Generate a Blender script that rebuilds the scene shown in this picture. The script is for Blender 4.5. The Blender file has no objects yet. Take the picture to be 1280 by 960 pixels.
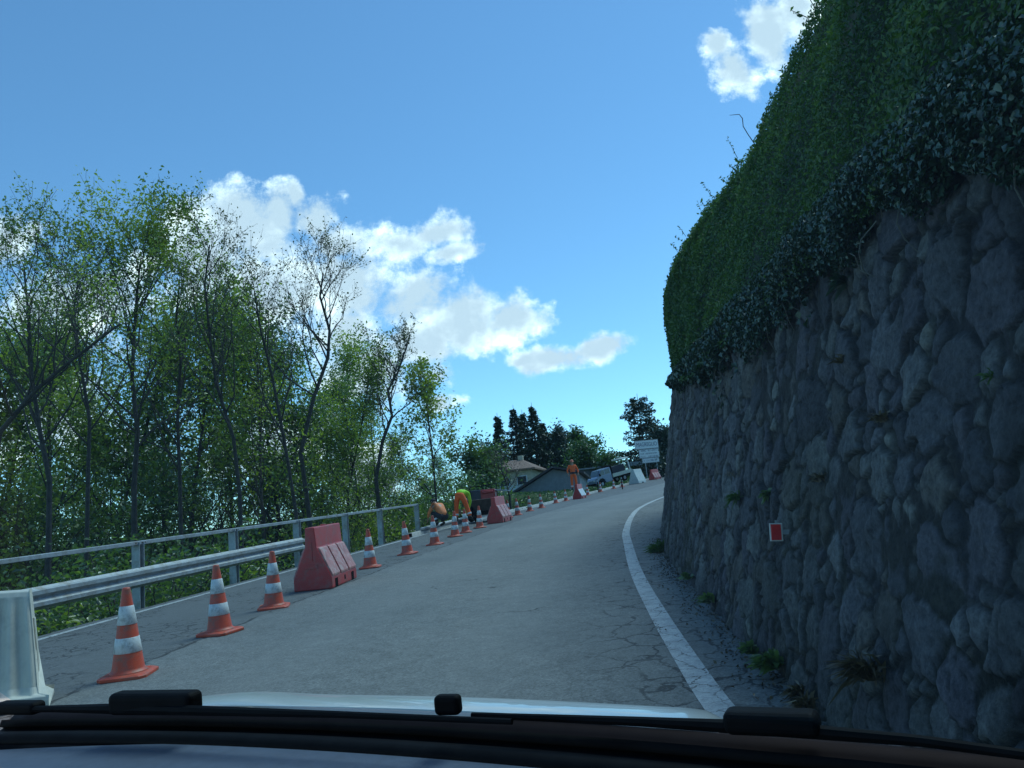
import bpy, math, random
import numpy as np
from mathutils import Vector, Matrix
PI = math.pi
R_ = math.radians
random.seed(7)
rng = np.random.default_rng(7)
sc = bpy.context.scene

# ------------------------------------------------------------------ camera
PITCH, ROLL, FPX, CZ = R_(10.6), R_(5.8), 960.0, 1.25
cam = bpy.data.cameras.new('camera'); co = bpy.data.objects.new('camera', cam)
sc.collection.objects.link(co); sc.camera = co
cam.sensor_width = 36; cam.lens = 27; cam.clip_start = 0.02; cam.clip_end = 5000
fwd = Vector((0, math.cos(PITCH), math.sin(PITCH)))
up0 = Vector((0, -math.sin(PITCH), math.cos(PITCH)))
rt0 = Vector((1, 0, 0))
upv = up0 * math.cos(ROLL) + rt0 * math.sin(ROLL)
rtv = rt0 * math.cos(ROLL) - up0 * math.sin(ROLL)
M = Matrix((rtv, upv, -fwd)).transposed().to_4x4()
M.translation = Vector((0, 0, CZ))
co.matrix_world = M

def ray(px, py):
    a = (px - 640) / FPX; b = (py - 480) / FPX
    return fwd + rtv * a - upv * b
def at(px, py, dep):
    """a surveyed point: image bearing and depth in metres -> world position"""
    return Vector((0, 0, CZ)) + ray(px, py) * dep

# ------------------------------------------------------------------ world, sun, exposure
SUN_EL, SUN_AZ = R_(58), R_(48)          # azimuth clockwise from +Y (to the right)
w = bpy.data.worlds.new('World'); sc.world = w; w.use_nodes = True
nt = w.node_tree; N = nt.nodes; Lk = nt.links
for n in list(N): N.remove(n)
out = N.new('ShaderNodeOutputWorld'); bg = N.new('ShaderNodeBackground')
sky = N.new('ShaderNodeTexSky'); sky.sky_type = 'NISHITA'; sky.sun_disc = False
sky.sun_elevation = SUN_EL; sky.sun_rotation = SUN_AZ
sky.altitude = 1500; sky.air_density = 1.0; sky.dust_density = 0.15; sky.ozone_density = 1.6
bg.inputs['Strength'].default_value = 0.125
tc = N.new('ShaderNodeTexCoord')
# tangent-plane coordinates of the sky straight ahead of the road (world frame)
sep = N.new('ShaderNodeSeparateXYZ'); Lk.new(tc.outputs['Generated'], sep.inputs[0])
def mth(op, a, b=None, c=None, clamp=False):
    n = N.new('ShaderNodeMath'); n.operation = op; n.use_clamp = clamp
    for i, v in enumerate((a, b, c)):
        if v is None: continue
        if isinstance(v, (int, float)): n.inputs[i].default_value = v
        else: Lk.new(v, n.inputs[i])
    return n.outputs[0]
yy = mth('MAXIMUM', sep.outputs['Y'], 0.05)
cu = mth('DIVIDE', sep.outputs['X'], yy); cv = mth('DIVIDE', sep.outputs['Z'], yy)
cmb = N.new('ShaderNodeCombineXYZ'); Lk.new(cu, cmb.inputs[0]); Lk.new(cv, cmb.inputs[1])
P0 = cmb.outputs[0]
def noise(vec, scale, detail=5, rough=0.55, off=(0, 0, 0)):
    m = N.new('ShaderNodeMapping'); Lk.new(vec, m.inputs[0]); m.inputs['Location'].default_value = off
    n = N.new('ShaderNodeTexNoise'); n.inputs['Scale'].default_value = scale
    n.inputs['Detail'].default_value = detail; n.inputs['Roughness'].default_value = rough
    Lk.new(m.outputs[0], n.inputs['Vector']); return n
# warp
wn = noise(P0, 7, 4)
vs = N.new('ShaderNodeVectorMath'); vs.operation = 'SUBTRACT'; Lk.new(wn.outputs['Color'], vs.inputs[0]); vs.inputs[1].default_value = (.5, .5, .5)
vm = N.new('ShaderNodeVectorMath'); vm.operation = 'MULTIPLY_ADD'; Lk.new(vs.outputs[0], vm.inputs[0])
vm.inputs[1].default_value = (.075, .075, 0); Lk.new(P0, vm.inputs[2]); PW = vm.outputs[0]
def uv(px, py):
    r = ray(px, py); return r.x / r.y, r.z / r.y
# cloud puffs: image bearing (x, y) and half sizes in the 1280 wide photograph
puffs = [(320, 285, 75, 52), (250, 310, 80, 66), (290, 262, 60, 34), (352, 258, 36, 40), (375, 238, 14, 22), (395, 265, 42, 30), (425, 300, 60, 32), (330, 360, 110, 60), (440, 350, 70, 60),
         (545, 283, 48, 28), (500, 300, 60, 24), (565, 318, 42, 20),
         (520, 372, 60, 46), (575, 405, 72, 52), (640, 400, 48, 36), (520, 430, 75, 50), (470, 470, 80, 50), (540, 470, 42, 22), (430, 420, 60, 60),
         (690, 447, 52, 20), (745, 434, 38, 20), (660, 446, 30, 10),
         (545, 505, 40, 16), (80, 380, 120, 60), (60, 520, 90, 60), (0, 300, 60, 40), (180, 560, 60, 40), (330, 560, 90, 40), (460, 590, 60, 40),
         (918, 80, 38, 42), (965, 45, 40, 60), (1000, 10, 50, 50), (900, 50, 24, 22)]
dens = None
for (px, py, a, b) in puffs:
    u0, v0 = uv(px, py)
    u1, v1 = uv(px + a, py); u2, v2 = uv(px, py - b)
    su, sv = 1 / abs(u1 - u0), 1 / abs(v2 - v0)
    n = N.new('ShaderNodeVectorMath'); n.operation = 'MULTIPLY_ADD'
    Lk.new(PW, n.inputs[0]); n.inputs[1].default_value = (su, sv, 0); n.inputs[2].default_value = (-u0 * su, -v0 * sv, 0)
    l = N.new('ShaderNodeVectorMath'); l.operation = 'LENGTH'; Lk.new(n.outputs[0], l.inputs[0])
    e = mth('SUBTRACT', 1.09, l.outputs['Value'])
    dens = e if dens is None else mth('SMOOTH_MAX', dens, e, 0.16)
fb = noise(P0, 15, 11, 0.66, (3.1, 1.7, 0))
fl = noise(P0, 5.5, 5, 0.55, (.4, .9, 0))
dn = mth('ADD', mth('MULTIPLY_ADD', fb.outputs['Fac'], 2.7, -1.35), mth('MULTIPLY_ADD', fl.outputs['Fac'], .8, -.4))
dcl = mth('MAXIMUM', dens, -2.0)
dt = mth('ADD', dcl, dn)
mr = N.new('ShaderNodeMapRange'); mr.interpolation_type = 'SMOOTHSTEP'
Lk.new(dt, mr.inputs[0]); mr.inputs[1].default_value = 0.0; mr.inputs[2].default_value = 0.72
mask = mth('MULTIPLY', mr.outputs[0], 1.0)
# thicker cores read slightly grey, edges white (the sun is beyond and to the right)
sh = noise(P0, 11, 7, 0.6, (3.13, 1.74, 0))
shv = N.new('ShaderNodeMapRange'); shv.interpolation_type = 'SMOOTHSTEP'
Lk.new(mth('SUBTRACT', mth('MULTIPLY_ADD', dcl, .55, mth('MULTIPLY', sh.outputs['Fac'], 1.5)), mth('MULTIPLY', fb.outputs['Fac'], .55)), shv.inputs[0])
shv.inputs[1].default_value = 0.25; shv.inputs[2].default_value = 0.95
cc = N.new('ShaderNodeMix'); cc.data_type = 'RGBA'; Lk.new(shv.outputs[0], cc.inputs['Factor'])
cc.inputs['A'].default_value = (11.5, 10.2, 9.6, 1); cc.inputs['B'].default_value = (4.5, 4.4, 4.9, 1)
# even tint taking some red out of the whole sky
tint = N.new('ShaderNodeMix'); tint.data_type = 'RGBA'; tint.blend_type = 'MULTIPLY'; tint.inputs['Factor'].default_value = 1
Lk.new(sky.outputs[0], tint.inputs['A']); tint.inputs['B'].default_value = (.86, 1.0, 1.0, 1)
fm_ = N.new('ShaderNodeMix'); fm_.data_type = 'RGBA'
Lk.new(mask, fm_.inputs['Factor']); Lk.new(tint.outputs['Result'], fm_.inputs['A']); Lk.new(cc.outputs['Result'], fm_.inputs['B'])
Lk.new(fm_.outputs['Result'], bg.inputs['Color']); Lk.new(bg.outputs[0], out.inputs[0])
w.cycles.sampling_method = 'MANUAL'; w.cycles.sample_map_resolution = 512

sun = bpy.data.lights.new('sun', 'SUN'); sun.energy = 1.5; sun.angle = R_(26); sun.color = (1, .95, .88)
so = bpy.data.objects.new('sun', sun); sc.collection.objects.link(so)
sd = Vector((math.sin(SUN_AZ) * math.cos(SUN_EL), math.cos(SUN_AZ) * math.cos(SUN_EL), math.sin(SUN_EL)))
so.rotation_euler = sd.to_track_quat('Z', 'Y').to_euler(); so.location = (20, 10, 40)
sc.view_settings.view_transform = 'Standard'; sc.view_settings.look = 'None'
sc.view_settings.exposure = 0.78; sc.view_settings.gamma = 1; sc.view_settings.use_curve_mapping = False
sc.cycles.max_bounces = 5; sc.cycles.diffuse_bounces = 2; sc.cycles.glossy_bounces = 2
sc.cycles.transmission_bounces = 3; sc.cycles.transparent_max_bounces = 12
sc.cycles.caustics_reflective = False; sc.cycles.caustics_refractive = False

# ------------------------------------------------------------------ helpers
def link(o, parent=None):
    sc.collection.objects.link(o)
    if parent is not None: o.parent = parent
    return o
def fmesh(name, V, Fs, mat, parent=None, col=None, smooth=False, mats=None, midx=None):
    """V (n,3); Fs array (m,k) or list of faces"""
    me = bpy.data.meshes.new(name)
    V = np.asarray(V, dtype=np.float32)
    if isinstance(Fs, np.ndarray):
        m, k = Fs.shape
        me.vertices.add(len(V)); me.vertices.foreach_set('co', V.ravel())
        me.loops.add(m * k); me.loops.foreach_set('vertex_index', Fs.astype(np.int32).ravel())
        me.polygons.add(m)
        me.polygons.foreach_set('loop_start', np.arange(0, m * k, k, dtype=np.int32))
        me.update(calc_edges=True)
    else:
        me.from_pydata([tuple(map(float, v)) for v in V], [], [tuple(f) for f in Fs]); me.update()
    if col is not None:
        c = np.ones((len(V), 4), dtype=np.float32); c[:, :3] = col
        a = me.attributes.new('tone', 'FLOAT_COLOR', 'POINT'); a.data.foreach_set('color', c.ravel())
    for m_ in (mats or [mat]): me.materials.append(m_)
    if midx is not None: me.polygons.foreach_set('material_index', np.asarray(midx, dtype=np.int32))
    if smooth: me.polygons.foreach_set('use_smooth', np.ones(len(me.polygons), dtype=bool))
    o = bpy.data.objects.new(name, me)
    return link(o, parent)
def tag(o, label=None, cat=None, group=None, kind=None):
    if label: o['label'] = label
    if cat: o['category'] = cat
    if group: o['group'] = group
    if kind: o['kind'] = kind
    return o
def empty(name, loc=(0, 0, 0), rot=(0, 0, 0)):
    o = bpy.data.objects.new(name, None); o.empty_display_size = .2
    o.location = loc; o.rotation_euler = rot; return link(o)
def dup(root, loc=None, rot=None, scale=None, label=None, group=None):
    r = root.copy(); link(r)
    if loc is not None: r.location = loc
    if rot is not None: r.rotation_euler = rot
    if scale is not None: r.scale = scale
    if label: r['label'] = label
    if group: r['group'] = group
    for ch in list(root.children):
        c = ch.copy(); link(c, r)
        for g in list(ch.children):
            d = g.copy(); link(d, c)
    return r

class MB:
    def __init__(s): s.V = []; s.F = []
    def add(s, vs, fs):
        k = len(s.V); s.V += [tuple(v) for v in vs]; s.F += [tuple(i + k for i in f) for f in fs]; return s
    def box(s, c, d, rz=0, ry=0, rx=0, taper=1.0):
        hx, hy, hz = d[0] / 2, d[1] / 2, d[2] / 2
        m = Matrix.Translation(c) @ Matrix.Rotation(rz, 4, 'Z') @ Matrix.Rotation(ry, 4, 'Y') @ Matrix.Rotation(rx, 4, 'X')
        vs = [m @ Vector((sx * hx * (taper if sz > 0 else 1), sy * hy * (taper if sz > 0 else 1), sz * hz)) for sz in (-1, 1) for sx, sy in ((-1, -1), (1, -1), (1, 1), (-1, 1))]
        return s.add(vs, [(3, 2, 1, 0), (4, 5, 6, 7), (0, 1, 5, 4), (1, 2, 6, 5), (2, 3, 7, 6), (3, 0, 4, 7)])
    def tube(s, pts, rs, n=6, cap=True):
        pts = [Vector(p) for p in pts]
        if isinstance(rs, (int, float)): rs = [rs] * len(pts)
        k = len(s.V); u = None
        for i, p in enumerate(pts):
            t = (pts[min(i + 1, len(pts) - 1)] - pts[max(i - 1, 0)]).normalized()
            if u is None: u = t.orthogonal().normalized()
            else:
                u = (u - t * u.dot(t)); u = u.normalized() if u.length > 1e-6 else t.orthogonal().normalized()
            v = t.cross(u)
            for j in range(n):
                a = 2 * PI * j / n
                s.V.append(tuple(p + (u * math.cos(a) + v * math.sin(a)) * rs[i]))
        for i in range(len(pts) - 1):
            for j in range(n):
                a = k + i * n + j; b = k + i * n + (j + 1) % n
                s.F.append((a, b, b + n, a + n))
        if cap:
            s.F.append(tuple(k + j for j in reversed(range(n)))); s.F.append(tuple(k + (len(pts) - 1) * n + j for j in range(n)))
        return s
    def lathe(s, prof, n=24, c=(0, 0, 0), axis='Z'):
        k = len(s.V)
        for r, z in prof:
            for j in range(n):
                a = 2 * PI * j / n
                p = (r * math.cos(a), r * math.sin(a), z)
                if axis == 'X': p = (p[2], p[0], p[1])
                if axis == 'Y': p = (p[0], p[2], p[1])
                s.V.append((p[0] + c[0], p[1] + c[1], p[2] + c[2]))
        for i in range(len(prof) - 1):
            for j in range(n):
                a = k + i * n + j; b = k + i * n + (j + 1) % n
                s.F.append((a, b, b + n, a + n))
        s.F.append(tuple(k + j for j in reversed(range(n)))); s.F.append(tuple(k + (len(prof) - 1) * n + j for j in range(n)))
        return s
    def prism(s, prof, y0, y1, axis='Y'):
        """closed profile of (a, z) extruded along an axis"""
        n = len(prof)
        f = (lambda a, z, y: (a, y, z)) if axis == 'Y' else ((lambda a, z, y: (y, a, z)) if axis == 'X' else (lambda a, z, y: (a, z, y)))
        vs = [f(a, z, y0) for a, z in prof] + [f(a, z, y1) for a, z in prof]
        fs = [tuple(range(n)), tuple(range(2 * n - 1, n - 1, -1))]
        fs += [(i, i + n, (i + 1) % n + n, (i + 1) % n) for i in range(n)]
        return s.add(vs, fs)
    def build(s, name, mat, parent=None, bevel=0, smooth=False, seg=2):
        o = fmesh(name, np.array(s.V), s.F, mat, parent, smooth=smooth)
        import bmesh
        bm = bmesh.new(); bm.from_mesh(o.data); bmesh.ops.recalc_face_normals(bm, faces=bm.faces); bm.to_mesh(o.data); bm.free()
        if bevel:
            b = o.modifiers.new('bevel', 'BEVEL'); b.width = bevel; b.segments = seg; b.limit_method = 'ANGLE'; b.angle_limit = R_(35)
            b.harden_normals = False
        return o

# value noise in numpy
def _hash(ix, iy, seed):
    h = (ix.astype(np.int64) * 374761393 + iy.astype(np.int64) * 668265263 + seed * 1442695041) & 0xffffffff
    h = ((h ^ (h >> 13)) * 1274126177) & 0xffffffff
    return ((h ^ (h >> 16)) & 0xffffff) / float(0xffffff)
def vnoise(x, y, seed=0):
    ix = np.floor(x); iy = np.floor(y); fx = x - ix; fy = y - iy
    fx = fx * fx * (3 - 2 * fx); fy = fy * fy * (3 - 2 * fy)
    a = _hash(ix, iy, seed); b = _hash(ix + 1, iy, seed); c = _hash(ix, iy + 1, seed); d = _hash(ix + 1, iy + 1, seed)
    return (a * (1 - fx) + b * fx) * (1 - fy) + (c * (1 - fx) + d * fx) * fy
def fbm(x, y, seed=0, oct=4, gain=.5):
    v = 0; a = 1; t = 0
    for i in range(oct):
        v = v + a * vnoise(x * 2 ** i + 17.3 * i, y * 2 ** i + 5.1 * i, seed + i); t += a; a *= gain
    return v / t
def sst(x, a, b):
    t = np.clip((x - a) / (b - a), 0, 1); return t * t * (3 - 2 * t)

# ------------------------------------------------------------------ materials
def newmat(name):
    m = bpy.data.materials.new(name); m.use_nodes = True
    nt = m.node_tree; return m, nt, nt.nodes['Principled BSDF']
def nz(nt, scale, detail=4, rough=.55, coord='Object', stretch=None):
    t = nt.nodes.new('ShaderNodeTexCoord'); n = nt.nodes.new('ShaderNodeTexNoise')
    n.inputs['Scale'].default_value = scale; n.inputs['Detail'].default_value = detail; n.inputs['Roughness'].default_value = rough
    if stretch:
        mp = nt.nodes.new('ShaderNodeMapping'); mp.inputs['Scale'].default_value = stretch
        nt.links.new(t.outputs[coord], mp.inputs[0]); nt.links.new(mp.outputs[0], n.inputs['Vector'])
    else: nt.links.new(t.outputs[coord], n.inputs['Vector'])
    return n
def rampn(nt, src, stops):
    r = nt.nodes.new('ShaderNodeValToRGB'); e = r.color_ramp.elements
    e[0].position, e[0].color = stops[0][0], (*stops[0][1], 1); e[1].position, e[1].color = stops[-1][0], (*stops[-1][1], 1)
    for p, c in stops[1:-1]:
        x = e.new(p); x.color = (*c, 1)
    nt.links.new(src, r.inputs[0]); return r
def paint(name, c, rough=.5, metal=0, var=.25, scale=8, bump=.0, spec=.5, dirt=None, dscale=3, coat=0):
    m, nt, b = newmat(name)
    n = nz(nt, scale, 6, .6)
    lo = tuple(max(0, x * (1 - var)) for x in c); hi = tuple(min(1, x * (1 + var)) for x in c)
    r = rampn(nt, n.outputs['Fac'], [(.3, lo), (.7, hi)]); src = r.outputs[0]
    if dirt:
        n2 = nz(nt, dscale, 8, .7); r2 = rampn(nt, n2.outputs['Fac'], [(.47, (0, 0, 0)), (.64, (1, 1, 1))])
        mx = nt.nodes.new('ShaderNodeMix'); mx.data_type = 'RGBA'
        nt.links.new(r2.outputs[0], mx.inputs['Factor']); nt.links.new(src, mx.inputs['A']); mx.inputs['B'].default_value = (*dirt, 1)
        src = mx.outputs['Result']
    nt.links.new(src, b.inputs['Base Color'])
    b.inputs['Roughness'].default_value = rough; b.inputs['Metallic'].default_value = metal
    b.inputs['Specular IOR Level'].default_value = spec; b.inputs['Coat Weight'].default_value = coat
    if bump:
        n3 = nz(nt, scale * 6, 5, .6); bp = nt.nodes.new('ShaderNodeBump'); bp.inputs['Strength'].default_value = bump; bp.inputs['Distance'].default_value = .02
        nt.links.new(n3.outputs['Fac'], bp.inputs['Height']); nt.links.new(bp.outputs[0], b.inputs['Normal'])
    return m
def leafmat(name, c1, c2, trans=.45, gloss=.06, rough=.35):
    """c1/c2 leaf colours chosen by the per leaf attribute"""
    m = bpy.data.materials.new(name); m.use_nodes = True; nt = m.node_tree; nt.nodes.clear()
    o = nt.nodes.new('ShaderNodeOutputMaterial'); a = nt.nodes.new('ShaderNodeAttribute'); a.attribute_name = 'tone'
    mx = nt.nodes.new('ShaderNodeMix'); mx.data_type = 'RGBA'; mx.inputs['A'].default_value = (*c1, 1); mx.inputs['B'].default_value = (*c2, 1)
    nt.links.new(a.outputs['Fac'], mx.inputs['Factor'])
    d = nt.nodes.new('ShaderNodeBsdfDiffuse'); t = nt.nodes.new('ShaderNodeBsdfTranslucent'); g = nt.nodes.new('ShaderNodeBsdfGlossy')
    g.inputs['Roughness'].default_value = rough; g.inputs['Color'].default_value = (1, 1, 1, 1)
    nt.links.new(mx.outputs['Result'], d.inputs[0])
    tm = nt.nodes.new('ShaderNodeMix'); tm.data_type = 'RGBA'; tm.blend_type = 'MULTIPLY'; tm.inputs['Factor'].default_value = 1
    nt.links.new(mx.outputs['Result'], tm.inputs['A']); tm.inputs['B'].default_value = (1.3, 1.5, .55, 1); nt.links.new(tm.outputs['Result'], t.inputs[0])
    s1 = nt.nodes.new('ShaderNodeMixShader'); s1.inputs[0].default_value = trans; nt.links.new(d.outputs[0], s1.inputs[1]); nt.links.new(t.outputs[0], s1.inputs[2])
    s2 = nt.nodes.new('ShaderNodeMixShader'); s2.inputs[0].default_value = gloss; nt.links.new(s1.outputs[0], s2.inputs[1]); nt.links.new(g.outputs[0], s2.inputs[2])
    nt.links.new(s2.outputs[0], o.inputs[0]); return m

bark = paint('bark', (.055, .048, .042), .9, var=.5, scale=6, bump=.6)
bark_pale = paint('pale_bark', (.12, .115, .10), .9, var=.4, scale=6, bump=.6)
leaf_spring = leafmat('spring_leaf', (.10, .16, .035), (.33, .38, .07), .5)
leaf_mid = leafmat('green_leaf', (.05, .10, .04), (.15, .22, .07), .5)
leaf_bud = leafmat('bud_leaf', (.05, .07, .02), (.13, .15, .045), .3)
leaf_dark = leafmat('needle', (.014, .036, .026), (.04, .075, .05), .15)
leaf_far = leafmat('far_leaf', (.03, .075, .02), (.08, .15, .035), .35)
leaf_hedge = leafmat('hedge_leaf', (.03, .085, .026), (.11, .19, .05), .35, .04, .45)
leaf_ivy = leafmat('ivy_leaf', (.012, .035, .02), (.05, .10, .055), .15, .08, .40)
grass_blade = leafmat('grass_blade', (.03, .08, .012), (.09, .17, .03), .35)
dry_stalk = leafmat('dry_stalk', (.05, .035, .02), (.18, .13, .08), .2)
galv = paint('galvanised_steel', (.38, .41, .43), .6, .4, var=.12, scale=14, dirt=(.28, .27, .25), dscale=5)
rubber = paint('black_rubber', (.008, .008, .009), .8, var=.3, spec=.06)
cone_red = paint('cone_orange', (.62, .085, .04), .5, var=.12, scale=9, dirt=(.35, .12, .08), dscale=12)
cone_white = paint('cone_reflective_white', (.72, .74, .74), .45, var=.06, scale=20, dirt=(.4, .4, .38), dscale=16)
barrier_red = paint('barrier_plastic', (.50, .045, .045), .45, var=.15, scale=4, dirt=(.36, .10, .09), dscale=7, bump=.05)
barrier_skylit = paint('skylit_barrier_plastic', (.50, .19, .17), .5, var=.25, scale=9, dirt=(.55, .38, .34), dscale=11)  # lighter red for the slopes: sky light painted into the colour
barrier_white = paint('white_plastic', (.66, .63, .54), .5, var=.06, scale=3, dirt=(.56, .54, .47), dscale=9, bump=.05)
concrete = paint('concrete', (.42, .41, .38), .85, var=.18, scale=7, bump=.3)
hiviz_orange = paint('orange_work_cloth', (.95, .13, .02), .7, var=.15, scale=12, bump=.3)
hiviz_pale = paint('faded_orange_cloth', (.82, .24, .08), .7, var=.12, scale=12, bump=.3)
hiviz_lime = paint('lime_work_cloth', (.42, .85, .04), .7, var=.12, scale=12)
reflect = paint('reflective_tape', (.7, .72, .7), .4, var=.05)
skin = paint('skin', (.42, .24, .16), .55, var=.08)
boot = paint('boot_leather', (.02, .018, .016), .7)
darkcloth = paint('dark_cloth', (.025, .025, .03), .8)
blackp = paint('black_plastic', (.006, .0065, .008), .65, var=.3, scale=20, spec=.08)

# ------------------------------------------------------------------ road geometry
LE = [(-8.2, -60), (-7.6, -25), (-7.3, -8), (-7.1, 0), (-6.85, 5), (-6.35, 10.2), (-5.9, 13), (-5.42, 16), (-4.9, 19), (-4.3, 22.2), (-3.55, 26.8), (-2.9, 30.5), (-2.0, 35),
      (-1.1, 38.7), (-.2, 42), (1.5, 48), (3.3, 54), (5.3, 60), (7.6, 66), (10.6, 72), (14.5, 78.5), (19.5, 85), (26, 92), (34, 99), (60, 118), (110, 150)]
RE = [(.9, -60), (.9, -25), (.88, -8), (.88, 0), (.9, 4.15), (.95, 5.1), (1.08, 7), (1.35, 10.2), (1.82, 14.4), (2.2, 17.5), (3.23, 23.8), (4.22, 28.7), (5.91, 35),
      (7.7, 40.5), (10.2, 46.5), (13.4, 53), (17, 59.5), (21, 66), (26, 73), (33, 81), (40, 88), (66, 106), (116, 138)]
WB = [(1.1, -12), (1.12, -3), (1.15, 1), (1.25, 3.2), (1.37, 4.5), (1.42, 5.3), (1.5, 6.3), (1.62, 7.6), (1.84, 10), (2.12, 12.3), (2.62, 15.3), (3.35, 18.5), (4.5, 22.5), (6.2, 27),
      (8.6, 32), (11.8, 37), (16, 42.5), (22, 49), (30, 56)]
def smooth_poly(P, step):
    P = np.array(P, float)
    # Catmull-Rom
    out = []
    for i in range(len(P) - 1):
        p0 = P[max(i - 1, 0)]; p1 = P[i]; p2 = P[i + 1]; p3 = P[min(i + 2, len(P) - 1)]
        n = max(2, int(np.linalg.norm(p2 - p1) / step))
        for k in range(n):
            t = k / n
            # centripetal-ish tangent scaling
            d = np.linalg.norm(p2 - p1)
            m1 = (p2 - p0) / (np.linalg.norm(p2 - p0) + 1e-9) * d; m2 = (p3 - p1) / (np.linalg.norm(p3 - p1) + 1e-9) * d
            h = (2 * t**3 - 3 * t**2 + 1) * p1 + (t**3 - 2 * t**2 + t) * m1 + (-2 * t**3 + 3 * t**2) * p2 + (t**3 - t**2) * m2
            out.append(h)
    out.append(P[-1]); return np.array(out)
def resample(P, ss):
    d = np.concatenate([[0], np.cumsum(np.linalg.norm(np.diff(P, axis=0), axis=1))])
    return np.stack([np.interp(ss, d, P[:, 0]), np.interp(ss, d, P[:, 1])], 1)
def plen(P): return float(np.sum(np.linalg.norm(np.diff(P, axis=0), axis=1)))
def normals(P):
    t = np.gradient(P, axis=0); t /= np.linalg.norm(t, axis=1)[:, None] + 1e-9
    return np.stack([t[:, 1], -t[:, 0]], 1)        # to the right of travel
LEs, REs, WBs = smooth_poly(LE, .5), smooth_poly(RE, .5), smooth_poly(WB, .25)
def G(x, y):
    s = np.asarray(x) * .1685 + np.asarray(y) * .9857
    e = np.clip(s - 45, 0, 50)
    f = np.maximum(0, s - 95)
    return .0524 * s + .0006 * e * e + .0 * f
LEn = normals(LEs)
def rel(d, y):
    d = np.maximum(d, 0)
    near = -.04 - 1.1 * sst(d, .35, 2.2) - 6.5 * (1 - np.exp(-np.maximum(d - 1, 0) / 11))
    mid = -.04 - 2.8 * sst(d, .5, 4)
    bank = -.04 + (.12 + .4 * (1 - sst(y, 56, 62))) * sst(d, .1, .7) + .25 * sst(d, .8, 6)
    wmid = sst(y, 30, 40); wb = sst(y, 51.5, 54)
    r = near * (1 - wmid) + mid * wmid
    r = r * (1 - wb) + bank * wb
    return r - 14 * sst(d, 60, 260)
def edge_info(x, y):
    q = np.array([x, y]); D = LEs - q; i = int(np.argmin((D ** 2).sum(1)))
    d = -float(np.dot(q - LEs[i], LEn[i])); return i, d
def terr(x, y):
    i, d = edge_info(x, y)
    return float(G(*LEs[i]) + rel(d, LEs[i][1])) if d > 0 else float(G(x, y))

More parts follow.
